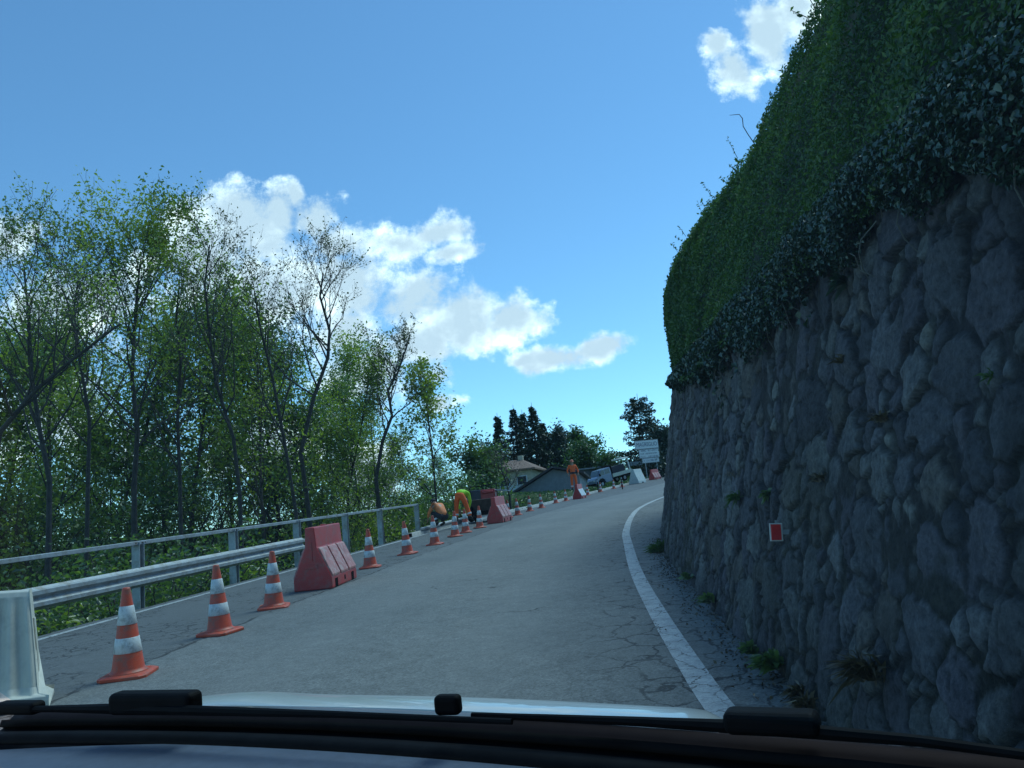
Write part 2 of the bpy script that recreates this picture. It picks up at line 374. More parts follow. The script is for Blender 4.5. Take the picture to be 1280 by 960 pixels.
# ---- asphalt
def asphalt(name, seam):
    m, nt, b = newmat(name); L = nt.links
    tcn = nt.nodes.new('ShaderNodeTexCoord'); obj = tcn.outputs['Object']
    big = nz(nt, .5, 4, .6); mid = nz(nt, 6, 6, .65); fine = nz(nt, 60, 4, .75); agg = nz(nt, 240, 2, .6)
    r = rampn(nt, big.outputs['Fac'], [(.25, (.15, .155, .15)), (.75, (.205, .205, .195))])
    def mix(a, bb, f, mode='MIX', isf=False):
        x = nt.nodes.new('ShaderNodeMix'); x.data_type = 'RGBA'; x.blend_type = mode
        if isinstance(f, float): x.inputs['Factor'].default_value = f
        else: L.new(f, x.inputs['Factor'])
        L.new(a, x.inputs['A'])
        if isinstance(bb, tuple): x.inputs['B'].default_value = (*bb, 1)
        else: L.new(bb, x.inputs['B'])
        return x.outputs['Result']
    rm = rampn(nt, mid.outputs['Fac'], [(.3, (.78, .78, .78)), (.7, (1.15, 1.15, 1.15))])
    rf = rampn(nt, fine.outputs['Fac'], [(.35, (.55, .55, .55)), (.65, (1.4, 1.4, 1.4))])
    c = mix(r.outputs[0], rm.outputs[0], 1.0, 'MULTIPLY'); c = mix(c, rf.outputs[0], .95, 'MULTIPLY')
    g3 = nz(nt, 26, 3, .8); rg3 = rampn(nt, g3.outputs['Fac'], [(.4, (.82, .82, .82)), (.62, (1.16, 1.16, 1.16))]); c = mix(c, rg3.outputs[0], 1.0, 'MULTIPLY')
    # lateral position attribute: 0 left edge .. 1 right line ; >1 shoulder
    at_ = nt.nodes.new('ShaderNodeAttribute'); at_.attribute_name = 'tone'
    sp = nt.nodes.new('ShaderNodeSeparateColor'); L.new(at_.outputs['Color'], sp.inputs[0])
    lat = sp.outputs['Red']
    wb = nz(nt, 3.5, 5, .6)
    def mm(op, a, bb=None, c_=None, clamp=False):
        n = nt.nodes.new('ShaderNodeMath'); n.operation = op; n.use_clamp = clamp
        for i, v in enumerate((a, bb, c_)):
            if v is None: continue
            if isinstance(v, (int, float)): n.inputs[i].default_value = v
            else: L.new(v, n.inputs[i])
        return n.outputs[0]
    def mrange(v, a, b_, lo=0., hi=1.):
        n = nt.nodes.new('ShaderNodeMapRange'); n.interpolation_type = 'SMOOTHSTEP'; L.new(v, n.inputs[0])
        n.inputs[1].default_value = a; n.inputs[2].default_value = b_; n.inputs[3].default_value = lo; n.inputs[4].default_value = hi; return n.outputs[0]
    # metre based lateral offset stored in green (from the left edge)
    latm = mm('MULTIPLY', sp.outputs['Green'], 10.0)
    # tar-dark old strip left of the seam, newer surface right of it
    sw = mm('MULTIPLY_ADD', wb.outputs['Fac'], .22, latm)
    seamd = mm('ABSOLUTE', mm('SUBTRACT', sw, 2.98))
    seam_l = mrange(seamd, .012, .045, 1., 0.)
    brk = nz(nt, 1.7, 5, .7); seam_l = mm('MULTIPLY', seam_l, mrange(brk.outputs['Fac'], .4, .52))
    oldm = mrange(sw, 2.9, 3.05, 1., 0.)
    c = mix(c, (.085, .09, .095), mm('MULTIPLY', oldm, .55))
    for t0_ in (4.55, 6.35):
        tw = mrange(mm('ABSOLUTE', mm('SUBTRACT', sw, t0_)), .1, .6, 1., 0.); c = mix(c, (.23, .23, .22), mm('MULTIPLY', tw, .22))
    pt_ = nz(nt, .23, 2, .4); pm_ = mrange(pt_.outputs['Fac'], .56, .58); c = mix(c, (.12, .125, .125), mm('MULTIPLY', pm_, .25))
    # crack network (warped voronoi edges)
    wv = nz(nt, 5, 4, .6)
    va = nt.nodes.new('ShaderNodeVectorMath'); va.operation = 'MULTIPLY_ADD'; L.new(wv.outputs['Color'], va.inputs[0]); va.inputs[1].default_value = (.22, .22, .22); L.new(obj, va.inputs[2])
    def cracks(scale, thr, msk):
        v = nt.nodes.new('ShaderNodeTexVoronoi'); v.feature = 'DISTANCE_TO_EDGE'; v.inputs['Scale'].default_value = scale; L.new(va.outputs[0], v.inputs['Vector'])
        e = mrange(v.outputs['Distance'], thr * .3, thr, 1., 0.)
        return mm('MULTIPLY', e, msk)
    cm = nz(nt, .9, 4, .65)
    nearline = mm('MULTIPLY', mrange(latm, 6.6, 7.5), mrange(latm, 8.8, 8.2, 0., 1.))
    k1 = cracks(3.0, .045, mm('MULTIPLY', mrange(cm.outputs['Fac'], .38, .5), nearline))
    k2 = cracks(4.2, .05, mm('MULTIPLY', mrange(cm.outputs['Fac'], .42, .55), oldm))
    ms = nz(nt, .6, 3, .6); k3 = cracks(1.6, .022, mrange(ms.outputs['Fac'], .64, .7))
    k = mm('MAXIMUM', mm('MAXIMUM', k1, k2), mm('MAXIMUM', k3, seam_l))
    c = mix(c, (.018, .018, .02), mm('MULTIPLY', k, .85))
    # dirt at the foot of the wall
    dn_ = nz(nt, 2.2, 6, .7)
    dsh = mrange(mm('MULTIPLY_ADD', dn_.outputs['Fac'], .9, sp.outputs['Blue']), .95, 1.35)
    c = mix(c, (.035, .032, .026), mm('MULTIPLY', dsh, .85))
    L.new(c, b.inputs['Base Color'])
    b.inputs['Roughness'].default_value = .82
    hb = mm('SUBTRACT', mm('MULTIPLY_ADD', agg.outputs['Fac'], .35, mm('MULTIPLY', fine.outputs['Fac'], .8)), mm('MULTIPLY', k, 1.2))
    bp = nt.nodes.new('ShaderNodeBump'); bp.inputs['Strength'].default_value = .55; bp.inputs['Distance'].default_value = .006
    L.new(hb, bp.inputs['Height']); L.new(bp.outputs[0], b.inputs['Normal'])
    return m, mix, mm, mrange, cracks, nt
asph = asphalt('asphalt', True)[0]

stn = np.unique(np.concatenate([np.arange(-60, 100, .6), np.arange(100, 150, 4)]))
def byY(P, ys): return np.interp(ys, P[:, 1], P[:, 0])
# cross sections: match the two edges by relative arc position so that sections stay square to the road
def match(P, Q, side):
    """for each point of P the nearest point on Q"""
    o = np.empty_like(P)
    for i, p in enumerate(P):
        o[i] = Q[np.argmin(((Q - p) ** 2).sum(1))]
    return o
Lr = resample(LEs, np.arange(0, plen(LEs), .5)); Rfine = resample(REs, np.arange(0, plen(REs), .05))
Rm = match(Lr, Rfine, 1)
WBf = resample(WBs, np.arange(0, plen(WBs), .05))
V = []; F = []; Cc = []
cols = np.linspace(0, 1, 13)
n_c = len(cols) + 6
for i in range(len(Lr)):
    l, r = Lr[i], Rm[i]; dirv = (r - l) / np.linalg.norm(r - l); wd = np.linalg.norm(r - l)
    # shoulder width out to the wall foot
    j = np.argmin(((WBf - r) ** 2).sum(1)); sw = np.linalg.norm(WBf[j] - r) if (j > 0 and j < len(WBf) - 1) else 1.0
    sw = max(sw, .2) + .25
    lats = list(cols * wd) + [wd + sw * t for t in (.2, .4, .55, .7, .85, 1.)]
    lats[0] = -.22
    for q, la in enumerate(lats):
        p = l + dirv * la
        V.append((p[0], p[1], float(G(p[0], p[1]))))
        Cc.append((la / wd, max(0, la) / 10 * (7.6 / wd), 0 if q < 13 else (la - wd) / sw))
    if i:
        for q in range(n_c - 1):
            a = (i - 1) * n_c + q; F.append((a, a + 1, a + n_c + 1, a + n_c))
road = fmesh('road', V, np.array(F), asph, col=np.array(Cc), smooth=True); tag(road, 'grey cracked asphalt road climbing to the right', 'road', kind='structure')

# ---- painted edge lines
def linemat():
    m, nt, b = newmat('road_paint'); L = nt.links
    n = nz(nt, 60, 6, .7); n2 = nz(nt, 7, 5, .7)
    r = rampn(nt, n.outputs['Fac'], [(.35, (.36, .37, .37)), (.65, (.62, .63, .62))])
    r2 = rampn(nt, n2.outputs['Fac'], [(.35, (.7, .7, .7)), (.6, (1, 1, 1))])
    mx = nt.nodes.new('ShaderNodeMix'); mx.data_type = 'RGBA'; mx.blend_type = 'MULTIPLY'; mx.inputs['Factor'].default_value = 1
    L.new(r.outputs[0], mx.inputs['A']); L.new(r2.outputs[0], mx.inputs['B'])
    wv = nz(nt, 5, 4, .6); tcn = nt.nodes.new('ShaderNodeTexCoord')
    va = nt.nodes.new('ShaderNodeVectorMath'); va.operation = 'MULTIPLY_ADD'; L.new(wv.outputs['Color'], va.inputs[0]); va.inputs[1].default_value = (.22, .22, .22); L.new(tcn.outputs['Object'], va.inputs[2])
    v = nt.nodes.new('ShaderNodeTexVoronoi'); v.feature = 'DISTANCE_TO_EDGE'; v.inputs['Scale'].default_value = 4.5; L.new(va.outputs[0], v.inputs['Vector'])
    e = nt.nodes.new('ShaderNodeMapRange'); L.new(v.outputs['Distance'], e.inputs[0]); e.inputs[1].default_value = .008; e.inputs[2].default_value = .028; e.inputs[3].default_value = 1; e.inputs[4].default_value = 0
    n3 = nz(nt, 1.1, 4, .6); g = nt.nodes.new('ShaderNodeMapRange'); L.new(n3.outputs['Fac'], g.inputs[0]); g.inputs[1].default_value = .38; g.inputs[2].default_value = .5
    mu = nt.nodes.new('ShaderNodeMath'); mu.operation = 'MULTIPLY'; L.new(e.outputs[0], mu.inputs[0]); L.new(g.outputs[0], mu.inputs[1])
    n4 = nz(nt, 35, 5, .7); r4 = rampn(nt, n4.outputs['Fac'], [(.62, (0, 0, 0)), (.72, (.8, .8, .8))])
    ma = nt.nodes.new('ShaderNodeMath'); ma.operation = 'MAXIMUM'; L.new(mu.outputs[0], ma.inputs[0]); L.new(r4.outputs[0], ma.inputs[1])
    m2 = nt.nodes.new('ShaderNodeMix'); m2.data_type = 'RGBA'; L.new(ma.outputs[0], m2.inputs['Factor']); L.new(mx.outputs['Result'], m2.inputs['A']); m2.inputs['B'].default_value = (.05, .052, .054, 1)
    L.new(m2.outputs['Result'], b.inputs['Base Color']); b.inputs['Roughness'].default_value = .7
    return m
lm = linemat()
def strip(name, P, o0, o1, z, mat, s0=None, s1=None):
    ss = np.arange(s0 or 0, s1 or plen(P), .35); Q = resample(P, ss); n = normals(Q)
    A = Q + n * o0; B = Q + n * o1
    V = []; 
    for a, b in zip(A, B):
        V.append((a[0], a[1], float(G(*a)) + z)); V.append((b[0], b[1], float(G(*b)) + z))
    F = np.array([(2 * i, 2 * i + 1, 2 * i + 3, 2 * i + 2) for i in range(len(A) - 1)])
    return fmesh(name, V, F, mat)
tag(strip('road_edge_line', REs, -.08, .08, .004, lm), 'white line along the foot of the stone wall', 'road marking', kind='structure')
tag(strip('road_edge_line', LEs, .0, .13, .004, lm), 'white line under the guard rail', 'road marking', kind='structure')

# ---- kerb along the far left edge
Q = resample(LEs, np.arange(86, plen(LEs) - 60, .5)); nQ = normals(Q); V = []; F = []
for i, (q, n) in enumerate(zip(Q, nQ)):
    for off, dz in ((-.06, -.25), (-.06, .115), (-.075, .13), (-.25, .13), (-.25, -.25)):
        p = q + n * off; V.append((p[0], p[1], float(G(*q)) + dz))
    if i:
        for k in range(4): a = (i - 1) * 5 + k; F.append((a, a + 1, a + 6, a + 5))
kb = fmesh('kerb', V, np.array(F), concrete); tag(kb, 'pale kerb beside the works', 'kerb', kind='structure')

# ---- terrain left of the road
gm, gnt, gb = newmat('grass_soil')
n1 = nz(gnt, .7, 6, .65); n2 = nz(gnt, 9, 6, .7)
r1 = rampn(gnt, n1.outputs['Fac'], [(.3, (.03, .055, .014)), (.5, (.05, .09, .02)), (.7, (.055, .07, .025))])
r2 = rampn(gnt, n2.outputs['Fac'], [(.3, (.5, .5, .5)), (.7, (1.4, 1.4, 1.4))])
mx = gnt.nodes.new('ShaderNodeMix'); mx.data_type = 'RGBA'; mx.blend_type = 'MULTIPLY'; mx.inputs['Factor'].default_value = 1
gnt.links.new(r1.outputs[0], mx.inputs['A']); gnt.links.new(r2.outputs[0], mx.inputs['B']); gnt.links.new(mx.outputs['Result'], gb.inputs['Base Color']); gb.inputs['Roughness'].default_value = .95
offs = [.18, .26, .35, .5, .65, .8, 1.1, 1.5, 2, 2.6, 3.3, 4.2, 5.5, 7, 9, 12, 16, 21, 28, 38, 55, 80, 120, 200, 300]
Q = resample(LEs, np.arange(0, plen(LEs), 1.0)); nQ = normals(Q); V = []
for q, n in zip(Q, nQ):
    for o in offs:
        p = q - n * o; h = float(G(*q) + rel(o, q[1]))
        h += (vnoise(p[0] * .6, p[1] * .6, 3) - .5) * .35 * float(sst(o, .5, 4))
        V.append((p[0], p[1], h))
k = len(offs); F = np.array([(i * k + j, (i + 1) * k + j, (i + 1) * k + j + 1, i * k + j + 1) for i in range(len(Q) - 1) for j in range(k - 1)])
tag(fmesh('ground', V, F, gm, smooth=True), 'wooded slope falling away below the road', 'ground', kind='structure')
g2 = fmesh('valley', [(-3000, -1500, -22), (3000, -1500, -22), (3000, 4000, -22), (-3000, 4000, -22)], [(0, 1, 2, 3)], gm); tag(g2, 'low ground reaching the horizon', 'ground', kind='structure')

# ------------------------------------------------------------------ stone retaining wall
H0 = 2.72; BAT = .215
wss = [0.]
Wl = plen(WBs)
# fine columns where the wall is close to the lens
while wss[-1] < 34:
    s_ = wss[-1]; p = resample(WBs, np.array([s_]))[0]; dist = math.hypot(p[0], p[1])
    wss.append(s_ + (0.05 if p[1] < .8 else min(.07, max(.012, .0026 * dist + .002))))
while wss[-1] < Wl: wss.append(wss[-1] + .4)
wss = np.array(wss); WQ = resample(WBs, wss); WN = -normals(WQ)      # towards the road
rows = np.linspace(-.25, H0, 250)
S, Hh = np.meshgrid(wss, rows, indexing='ij')
# stone seeds: dart throwing in (s, h), big stones first
seeds = []
def fits(s, h, r):
    for (a, b, q) in seeds_near.get((int(s // 1), int(h // 1)), ()):
        if ((s - a) ** 2 + ((h - b) * 1.12) ** 2) < ((r + q) * .84) ** 2: return False
    return True
seeds_near = {}
def put(s, h, r):
    seeds.append((s, h, r))
    for i in (-1, 0, 1):
        for j in (-1, 0, 1): seeds_near.setdefault((int(s // 1) + i, int(h // 1) + j), []).append((s, h, r))
for r, tries in ((.165, 500), (.125, 2600), (.095, 7000), (.068, 14000), (.048, 18000), (.032, 16000)):
    for _ in range(tries):
        s = random.uniform(-.3, 35); h = random.uniform(-.3, H0 + .2); rr = r * random.uniform(.85, 1.15)
        if fits(s, h, rr): put(s, h, rr)
sd_ = np.array(seeds); asp = rng.uniform(.72, 1.3, len(sd_)); tx = rng.normal(0, 1, len(sd_)); ty = rng.normal(0, 1, len(sd_)); prot = rng.uniform(0, 1, len(sd_)); tone = rng.uniform(0, 1, len(sd_))
ang = rng.normal(0, .5, len(sd_))
Sw = S + (fbm(S * 4, Hh * 4, 11, 3) - .5) * .12 + (fbm(S * 17, Hh * 17, 12, 3) - .5) * .035
Hw = Hh + (fbm(S * 4, Hh * 4, 21, 3) - .5) * .12 + (fbm(S * 17, Hh * 17, 22, 3) - .5) * .035
F1 = np.full(S.shape, 9.); F2 = np.full(S.shape, 9.); ID = np.zeros(S.shape, int)
for c0 in range(0, len(wss), 40):
    c1 = min(len(wss), c0 + 40); lo, hi = wss[c0] - .9, wss[c1 - 1] + .9
    idx = np.where((sd_[:, 0] > lo) & (sd_[:, 0] < hi))[0]
    if len(idx) == 0: continue
    ps, ph = Sw[c0:c1, :, None], Hw[c0:c1, :, None]
    ds = ps - sd_[idx, 0]; dh = ph - sd_[idx, 1]; ca, sa = np.cos(ang[idx]), np.sin(ang[idx])
    u = (ds * ca + dh * sa) * asp[idx]; v = (-ds * sa + dh * ca) / asp[idx]
    # squarish metric -> blocky rubble rather than round cells
    d = (np.abs(u) ** 2.6 + np.abs(v) ** 2.6) ** (1 / 2.6) / sd_[idx, 2]
    o2 = np.argpartition(d, 1, axis=2)[:, :, :2]; dd = np.take_along_axis(d, o2, 2)
    sw_ = dd[:, :, 0] > dd[:, :, 1]
    f1 = np.where(sw_, dd[:, :, 1], dd[:, :, 0]); f2 = np.where(sw_, dd[:, :, 0], dd[:, :, 1]); i1 = np.where(sw_, o2[:, :, 1], o2[:, :, 0])
    F1[c0:c1] = f1; F2[c0:c1] = f2; ID[c0:c1] = idx[i1]
rad = sd_[ID, 2]
edge = (F2 - F1) * rad * .5                      # metres to the joint
ds = (Sw - sd_[ID, 0]); dh = (Hw - sd_[ID, 1])
n_lo = fbm(S * 1.1, Hh * 1.1, 31, 3); n_md = fbm(S * 9, Hh * 9, 41, 4, .55); n_hi = fbm(S * 42, Hh * 42, 51, 3, .6)
ridg = 1 - np.abs(fbm(S * 6 + 3, Hh * 6, 61, 4, .6) - .5) * 2
stone_h = .006 + .014 * sst(edge, .0, .014) * (.35 + .9 * prot[ID]) * np.clip(rad / .13, .6, 1.2) + tx[ID] * ds * .085 + ty[ID] * dh * .085
fac_ = np.floor(n_md * 9 + n_hi * 2) / 9
fk = np.full(S.shape, 9.)
for k_ in range(4):
    a_ = rng.uniform(0, 2 * PI, len(sd_)) ; sl = rng.uniform(.08, .42, len(sd_)); c_ = rng.uniform(.0, .016, len(sd_))
    fk = np.minimum(fk, (ds * np.cos(a_)[ID] + dh * np.sin(a_)[ID]) * sl[ID] + c_[ID])
stone_h += np.clip(fk, -.03, .010) * .5 + .004
crk = np.abs(fbm(S * 7, Hh * 5, 121, 3) - .5); stone_h -= .008 * (1 - sst(crk, .0, .012))
stone_h += (n_md - .5) * .012 + (fac_ - .5) * .010 + (n_hi - .5) * .010 + (ridg ** 3) * .008
stone_h *= sst(edge, -.002, .02)
cov = np.interp(WQ[:, 1], [2, 4.5, 7, 10], [0, .02, .07, .11])[:, None]
mort_h = -.019 + sst(n_lo + cov, .52, .74) * .036 + (n_md - .5) * .02 + (n_hi - .5) * .018
disp = np.maximum(stone_h, mort_h)
isst = sst(stone_h - mort_h, -.002, .007)
disp += (fbm(S * .5, Hh * .7, 71, 2) - .5) * .06
disp *= sst(Hh, -.3, .05) * .5 + .5
zb = G(WQ[:, 0], WQ[:, 1])
off = disp - BAT * np.clip(Hh, 0, 9)
X = WQ[:, 0][:, None] + WN[:, 0][:, None] * off; Y = WQ[:, 1][:, None] + WN[:, 1][:, None] * off
Z = zb[:, None] + Hh + (n_md - .5) * .01
tn = tone[ID]; pal = np.array([(.115, .112, .125), (.15, .147, .152), (.085, .083, .095), (.12, .108, .10), (.155, .153, .152), (.10, .092, .108)])
pc = pal[(tn * 5.999).astype(int)] * (.75 + .5 * ((tn * 37) % 1))[..., None]
spk = ((tn * 91) % 1 > .975)[..., None] * ((rad < .10) & (rad > .05))[..., None]
pc = np.where(spk, np.array((.21, .205, .19)), pc)
pc = pc * .95 * (.7 + .6 * n_md)[..., None]
mc = np.array((.040, .038, .036)) * (.55 + .9 * fbm(S * 3, Hh * 3, 81, 4))[..., None]
moss = sst(fbm(S * .8, Hh * .9, 91, 4, .6), .55, .72) * .7
moss = np.maximum(moss, sst(1.1 - Hh, 0, 1) * sst(fbm(S * 1.6, Hh * 1.2, 95, 4), .42, .6) * .6)
mc = mc * (1 - moss[..., None]) + np.array((.032, .04, .018)) * moss[..., None]
pc = pc * (1 - .5 * (1 - sst(crk, .0, .016)))[..., None]
col = pc * isst[..., None] + mc * (1 - isst[..., None])
col = col * (1 - .75 * (1 - sst(edge + (n_hi - .5) * .014, .004, .020)) * (1 - .6 * sst(n_lo + cov, .55, .75)))[..., None]
mm2 = (moss * .35)[..., None]; col = col * (1 - mm2) + np.array((.042, .048, .025)) * mm2
# long damp streaks running down the face
stk = sst(fbm(S * 2.6, Hh * .25, 101, 4), .52, .70)[..., None]; col = col * (1 - .35 * stk)
nr, ncl = len(rows), len(wss)
I = np.arange(ncl * nr).reshape(ncl, nr)
Fq = np.stack([I[:-1, :-1], I[:-1, 1:], I[1:, 1:], I[1:, :-1]], -1).reshape(-1, 4)
Vw = np.stack([X, Y, Z], -1).reshape(-1, 3); Cw = col.reshape(-1, 3)
# top and back
base_i = len(Vw); tb = []
for i in range(ncl):
    n = WN[i]; q = WQ[i]; zt = zb[i] + H0
    o1 = -BAT * H0 - .42
    tb.append((q[0] + n[0] * o1, q[1] + n[1] * o1, zt + .01)); tb.append((q[0] + n[0] * o1, q[1] + n[1] * o1, zb[i] - .25))
Fb = []
for i in range(ncl - 1):
    a, b = base_i + 2 * i, base_i + 2 * (i + 1)
    Fb.append((I[i, -1], a, b, I[i + 1, -1])); Fb.append((a, a + 1, b + 1, b))
Vw = np.concatenate([Vw, np.array(tb)]); Cw = np.concatenate([Cw, np.full((len(tb), 3), .15)])
Fq = np.concatenate([Fq, np.array(Fb)])
wm, wnt, wb_ = newmat('rubble_stone')
a = wnt.nodes.new('ShaderNodeAttribute'); a.attribute_name = 'tone'
n1 = nz(wnt, 30, 9, .78); n2 = nz(wnt, 7, 5, .6)
r1 = rampn(wnt, n1.outputs['Fac'], [(.34, (.42, .42, .44)), (.66, (1.5, 1.48, 1.44))]); r2 = rampn(wnt, n2.outputs['Fac'], [(.3, (.8, .8, .82)), (.7, (1.2, 1.18, 1.15))])
mx = wnt.nodes.new('ShaderNodeMix'); mx.data_type = 'RGBA'; mx.blend_type = 'MULTIPLY'; mx.inputs['Factor'].default_value = 1
mx2 = wnt.nodes.new('ShaderNodeMix'); mx2.data_type = 'RGBA'; mx2.blend_type = 'MULTIPLY'; mx2.inputs['Factor'].default_value = 1
wnt.links.new(a.outputs['Color'], mx.inputs['A']); wnt.links.new(r1.outputs[0], mx.inputs['B']); wnt.links.new(mx.outputs['Result'], mx2.inputs['A']); wnt.links.new(r2.outputs[0], mx2.inputs['B'])
wnt.links.new(mx2.outputs['Result'], wb_.inputs['Base Color']); wb_.inputs['Roughness'].default_value = .85; wb_.inputs['Specular IOR Level'].default_value = .35
bp = wnt.nodes.new('ShaderNodeBump'); bp.inputs['Strength'].default_value = 1.0; bp.inputs['Distance'].default_value = .02
n3 = nz(wnt, 55, 8, .7); wnt.links.new(n3.outputs['Fac'], bp.inputs['Height']); wnt.links.new(bp.outputs[0], wb_.inputs['Normal'])
wall = fmesh('retaining_wall', Vw, Fq, wm, col=Cw, smooth=True)
tag(wall, 'tall dark rubble stone retaining wall curving along the right side of the road', 'wall')

def wallpt(s, h, o=0.):
    q = resample(WBs, np.array([s]))[0]; q2 = resample(WBs, np.array([s + .05]))[0]
    t = (q2 - q) / np.linalg.norm(q2 - q); n = np.array([-t[1], t[0]])
    p = q + n * (o - BAT * h)
    return Vector((p[0], p[1], float(G(*q)) + h)), Vector((n[0], n[1], 0)), Vector((t[0], t[1], 0))
# garden terrace behind the wall
Q = WQ[::12]; nn = WN[::12]; V = []; offs2 = [-.6 - .42 + .03, -1.6, -3, -8, -20, -60]
for q, n in zip(Q, nn):
    for o in offs2:
        p = (q + n * o) if o > -2 else (q + n * -1.6 + np.array((1., 0)) * (-o - 1.6)); V.append((p[0], p[1], float(G(*q)) + H0 - .05))
k = len(offs2); F = np.array([(i * k + j, i * k + j + 1, (i + 1) * k + j + 1, (i + 1) * k + j) for i in range(len(Q) - 1) for j in range(k - 1)])
tag(fmesh('garden_ground', V, F, gm, smooth=True), 'raised garden behind the wall', 'ground', kind='structure')

# ------------------------------------------------------------------ leaves
def leaves(P, Nn, size, asp=.55, fold=.25, jit=.6, tone=None, rg=rng, droop=0., curl=.15):
    """folded rhombus leaves at P, roughly facing Nn"""
    n = len(P)
    Nn = Nn + rg.normal(0, jit, (n, 3)); Nn /= np.linalg.norm(Nn, axis=1)[:, None] + 1e-9
    A = rg.normal(0, 1, (n, 3)); A[:, 2] -= droop
    A -= Nn * (A * Nn).sum(1)[:, None]; A /= np.linalg.norm(A, axis=1)[:, None] + 1e-9
    B = np.cross(Nn, A); sz = size * rg.uniform(.6, 1.25, n)[:, None]
    v0 = P - A * sz * .5; v2 = P + A * sz * .5 - Nn * sz * curl
    mid = P - A * sz * .05
    v1 = mid + B * sz * asp * .5 + Nn * sz * fold * asp; v3 = mid - B * sz * asp * .5 + Nn * sz * fold * asp
    V = np.stack([v0, v1, v2, v3], 1).reshape(-1, 3)
    i = np.arange(n) * 4
    F = np.concatenate([np.stack([i, i + 1, i + 2], 1), np.stack([i, i + 2, i + 3], 1)])
    if tone is None: tone = rg.uniform(0, 1, n)
    C = np.repeat(tone, 4)[:, None] * np.ones(3)
    return V, F, C

# ---- clipped hedge on top of the wall
def hedge_surface(s, t):
    """t 0 bottom front .. 1 top front .. 1.35 across the top. returns position, normal"""
    q = np.stack([np.interp(s, wss, WQ[:, 0]), np.interp(s, wss, WQ[:, 1])], 1)
    n = np.stack([np.interp(s, wss, WN[:, 0]), np.interp(s, wss, WN[:, 1])], 1); n /= np.linalg.norm(n, axis=1)[:, None]
    zb_ = G(q[:, 0], q[:, 1]); nr_ = 1 - sst(q[:, 1], 8, 12); z0 = zb_ + H0 - .25 - .2 * nr_
    ztop = 5.42 + .10 * np.clip(q[:, 1] - 8, 0, 9) - .0 * s + .04 * (fbm(s * 1.3, s * 0, 5, 3) - .5) * 3
    hh = ztop - z0
    tt = np.clip(t, 0, 1)
    o1_ = np.interp(q[:, 1], [8, 10, 13, 16], [-.80, -.66, -.38, -.18])
    o = -.60 + o1_ * tt ** .95 + .14 * np.sin(tt * PI) + (fbm(s * 1.5, t * 3, 8, 3) - .5) * .22 + .29 * nr_ * (1 - tt) ** 2 - .3 * sst(q[:, 1], 10, 14) * (1 - tt) ** 1.5 
    z = z0 + hh * np.sin(np.clip(tt, 0, 1) * PI / 2) ** .85 if False else z0 + hh * tt
    rnd = sst(tt, .9, 1); o = o - rnd * .08
    over = np.maximum(0, t - 1)
    o = o - over * 3.0; z = z + .06 * np.sin(np.minimum(over * 8, 1.5))
    P = np.stack([q[:, 0] + n[:, 0] * o, q[:, 1] + n[:, 1] * o, z], 1)
    up = np.clip((t - .9) / .15, 0, 1)
    Nn = np.stack([n[:, 0] * (1 - up * .9), n[:, 1] * (1 - up * .9), .15 + up], 1)
    return P, Nn
hroot = empty('hedge', tuple(wallpt(14, H0)[0]))
inv = Matrix.Translation(-Vector(hroot.location))
def loc_pts(P): return P - np.array(hroot.location)
ts = np.concatenate([np.linspace(0, 1, 24), np.linspace(1.05, 1.45, 5)]); sg = np.arange(0, Wl - 1, .25)
SS, TT = np.meshgrid(sg, ts, indexing='ij'); Pp, Nn_ = hedge_surface(SS.ravel(), TT.ravel())
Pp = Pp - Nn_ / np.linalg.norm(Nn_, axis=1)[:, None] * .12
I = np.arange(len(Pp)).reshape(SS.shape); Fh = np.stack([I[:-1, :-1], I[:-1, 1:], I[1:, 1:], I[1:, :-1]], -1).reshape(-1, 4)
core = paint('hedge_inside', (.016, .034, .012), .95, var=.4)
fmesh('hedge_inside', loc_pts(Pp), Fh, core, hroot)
# inverse-distance weighted number of leaves
nh = 150000; u = rng.uniform(0, 1, nh)
wts = 1 / np.clip(np.hypot(WQ[:, 0], WQ[:, 1]), 3, 60) ** 1.0; wts[(wss < 10.5)] *= .12; wts[WQ[:, 1] > 24] *= .12
cdf = np.cumsum(wts * np.gradient(wss)); cdf /= cdf[-1]
s_l = np.interp(u, cdf, wss); t_l = rng.uniform(0, 1.02, nh)
P, Nn_ = hedge_surface(s_l, t_l); dist = np.hypot(P[:, 0], P[:, 1])
P += Nn_ / np.linalg.norm(Nn_, axis=1)[:, None] * (rng.normal(0, .02, nh) - .02)[:, None]
P -= Nn_ / np.linalg.norm(Nn_, axis=1)[:, None] * (rng.uniform(0, .15, nh) * (t_l > .88))[:, None]
clump = fbm(s_l * 5, t_l * 9, 77, 3); tn_ = np.clip(clump * 1.3 - .3 + rng.normal(0, .22, nh), 0, 1)
V, F, C = leaves(P, Nn_, np.clip(.010 * dist, .042, .12)[:, None] * .0 + np.clip(.0058 * dist, .034, .085)[:, None], .5, tone=tn_, jit=.6)
fmesh('foliage', loc_pts(V), F, leaf_hedge, hroot, col=C)
# stray shoots standing out of the clipped face
mb = MB(); pts = []
for s, t, L_ in [(13.9 + i * .55 + random.uniform(-.2, .2), random.choice((.98, 1.0, 1.02, .9)), random.uniform(.06, .2)) for i in range(22)]:
    p, n = hedge_surface(np.array([s]), np.array([t])); p = Vector(p[0]) - Vector(hroot.location); n = Vector(n[0]).normalized()
    e = p + n * L_ + Vector((0, 0, L_ * .6)); mb.tube([p, (p + e) / 2, e], [.004, .003, .002], 4)
    for k in range(6): pts.append(tuple(p.lerp(e, .3 + .14 * k) + Vector((random.gauss(0, .015), random.gauss(0, .015), 0))))
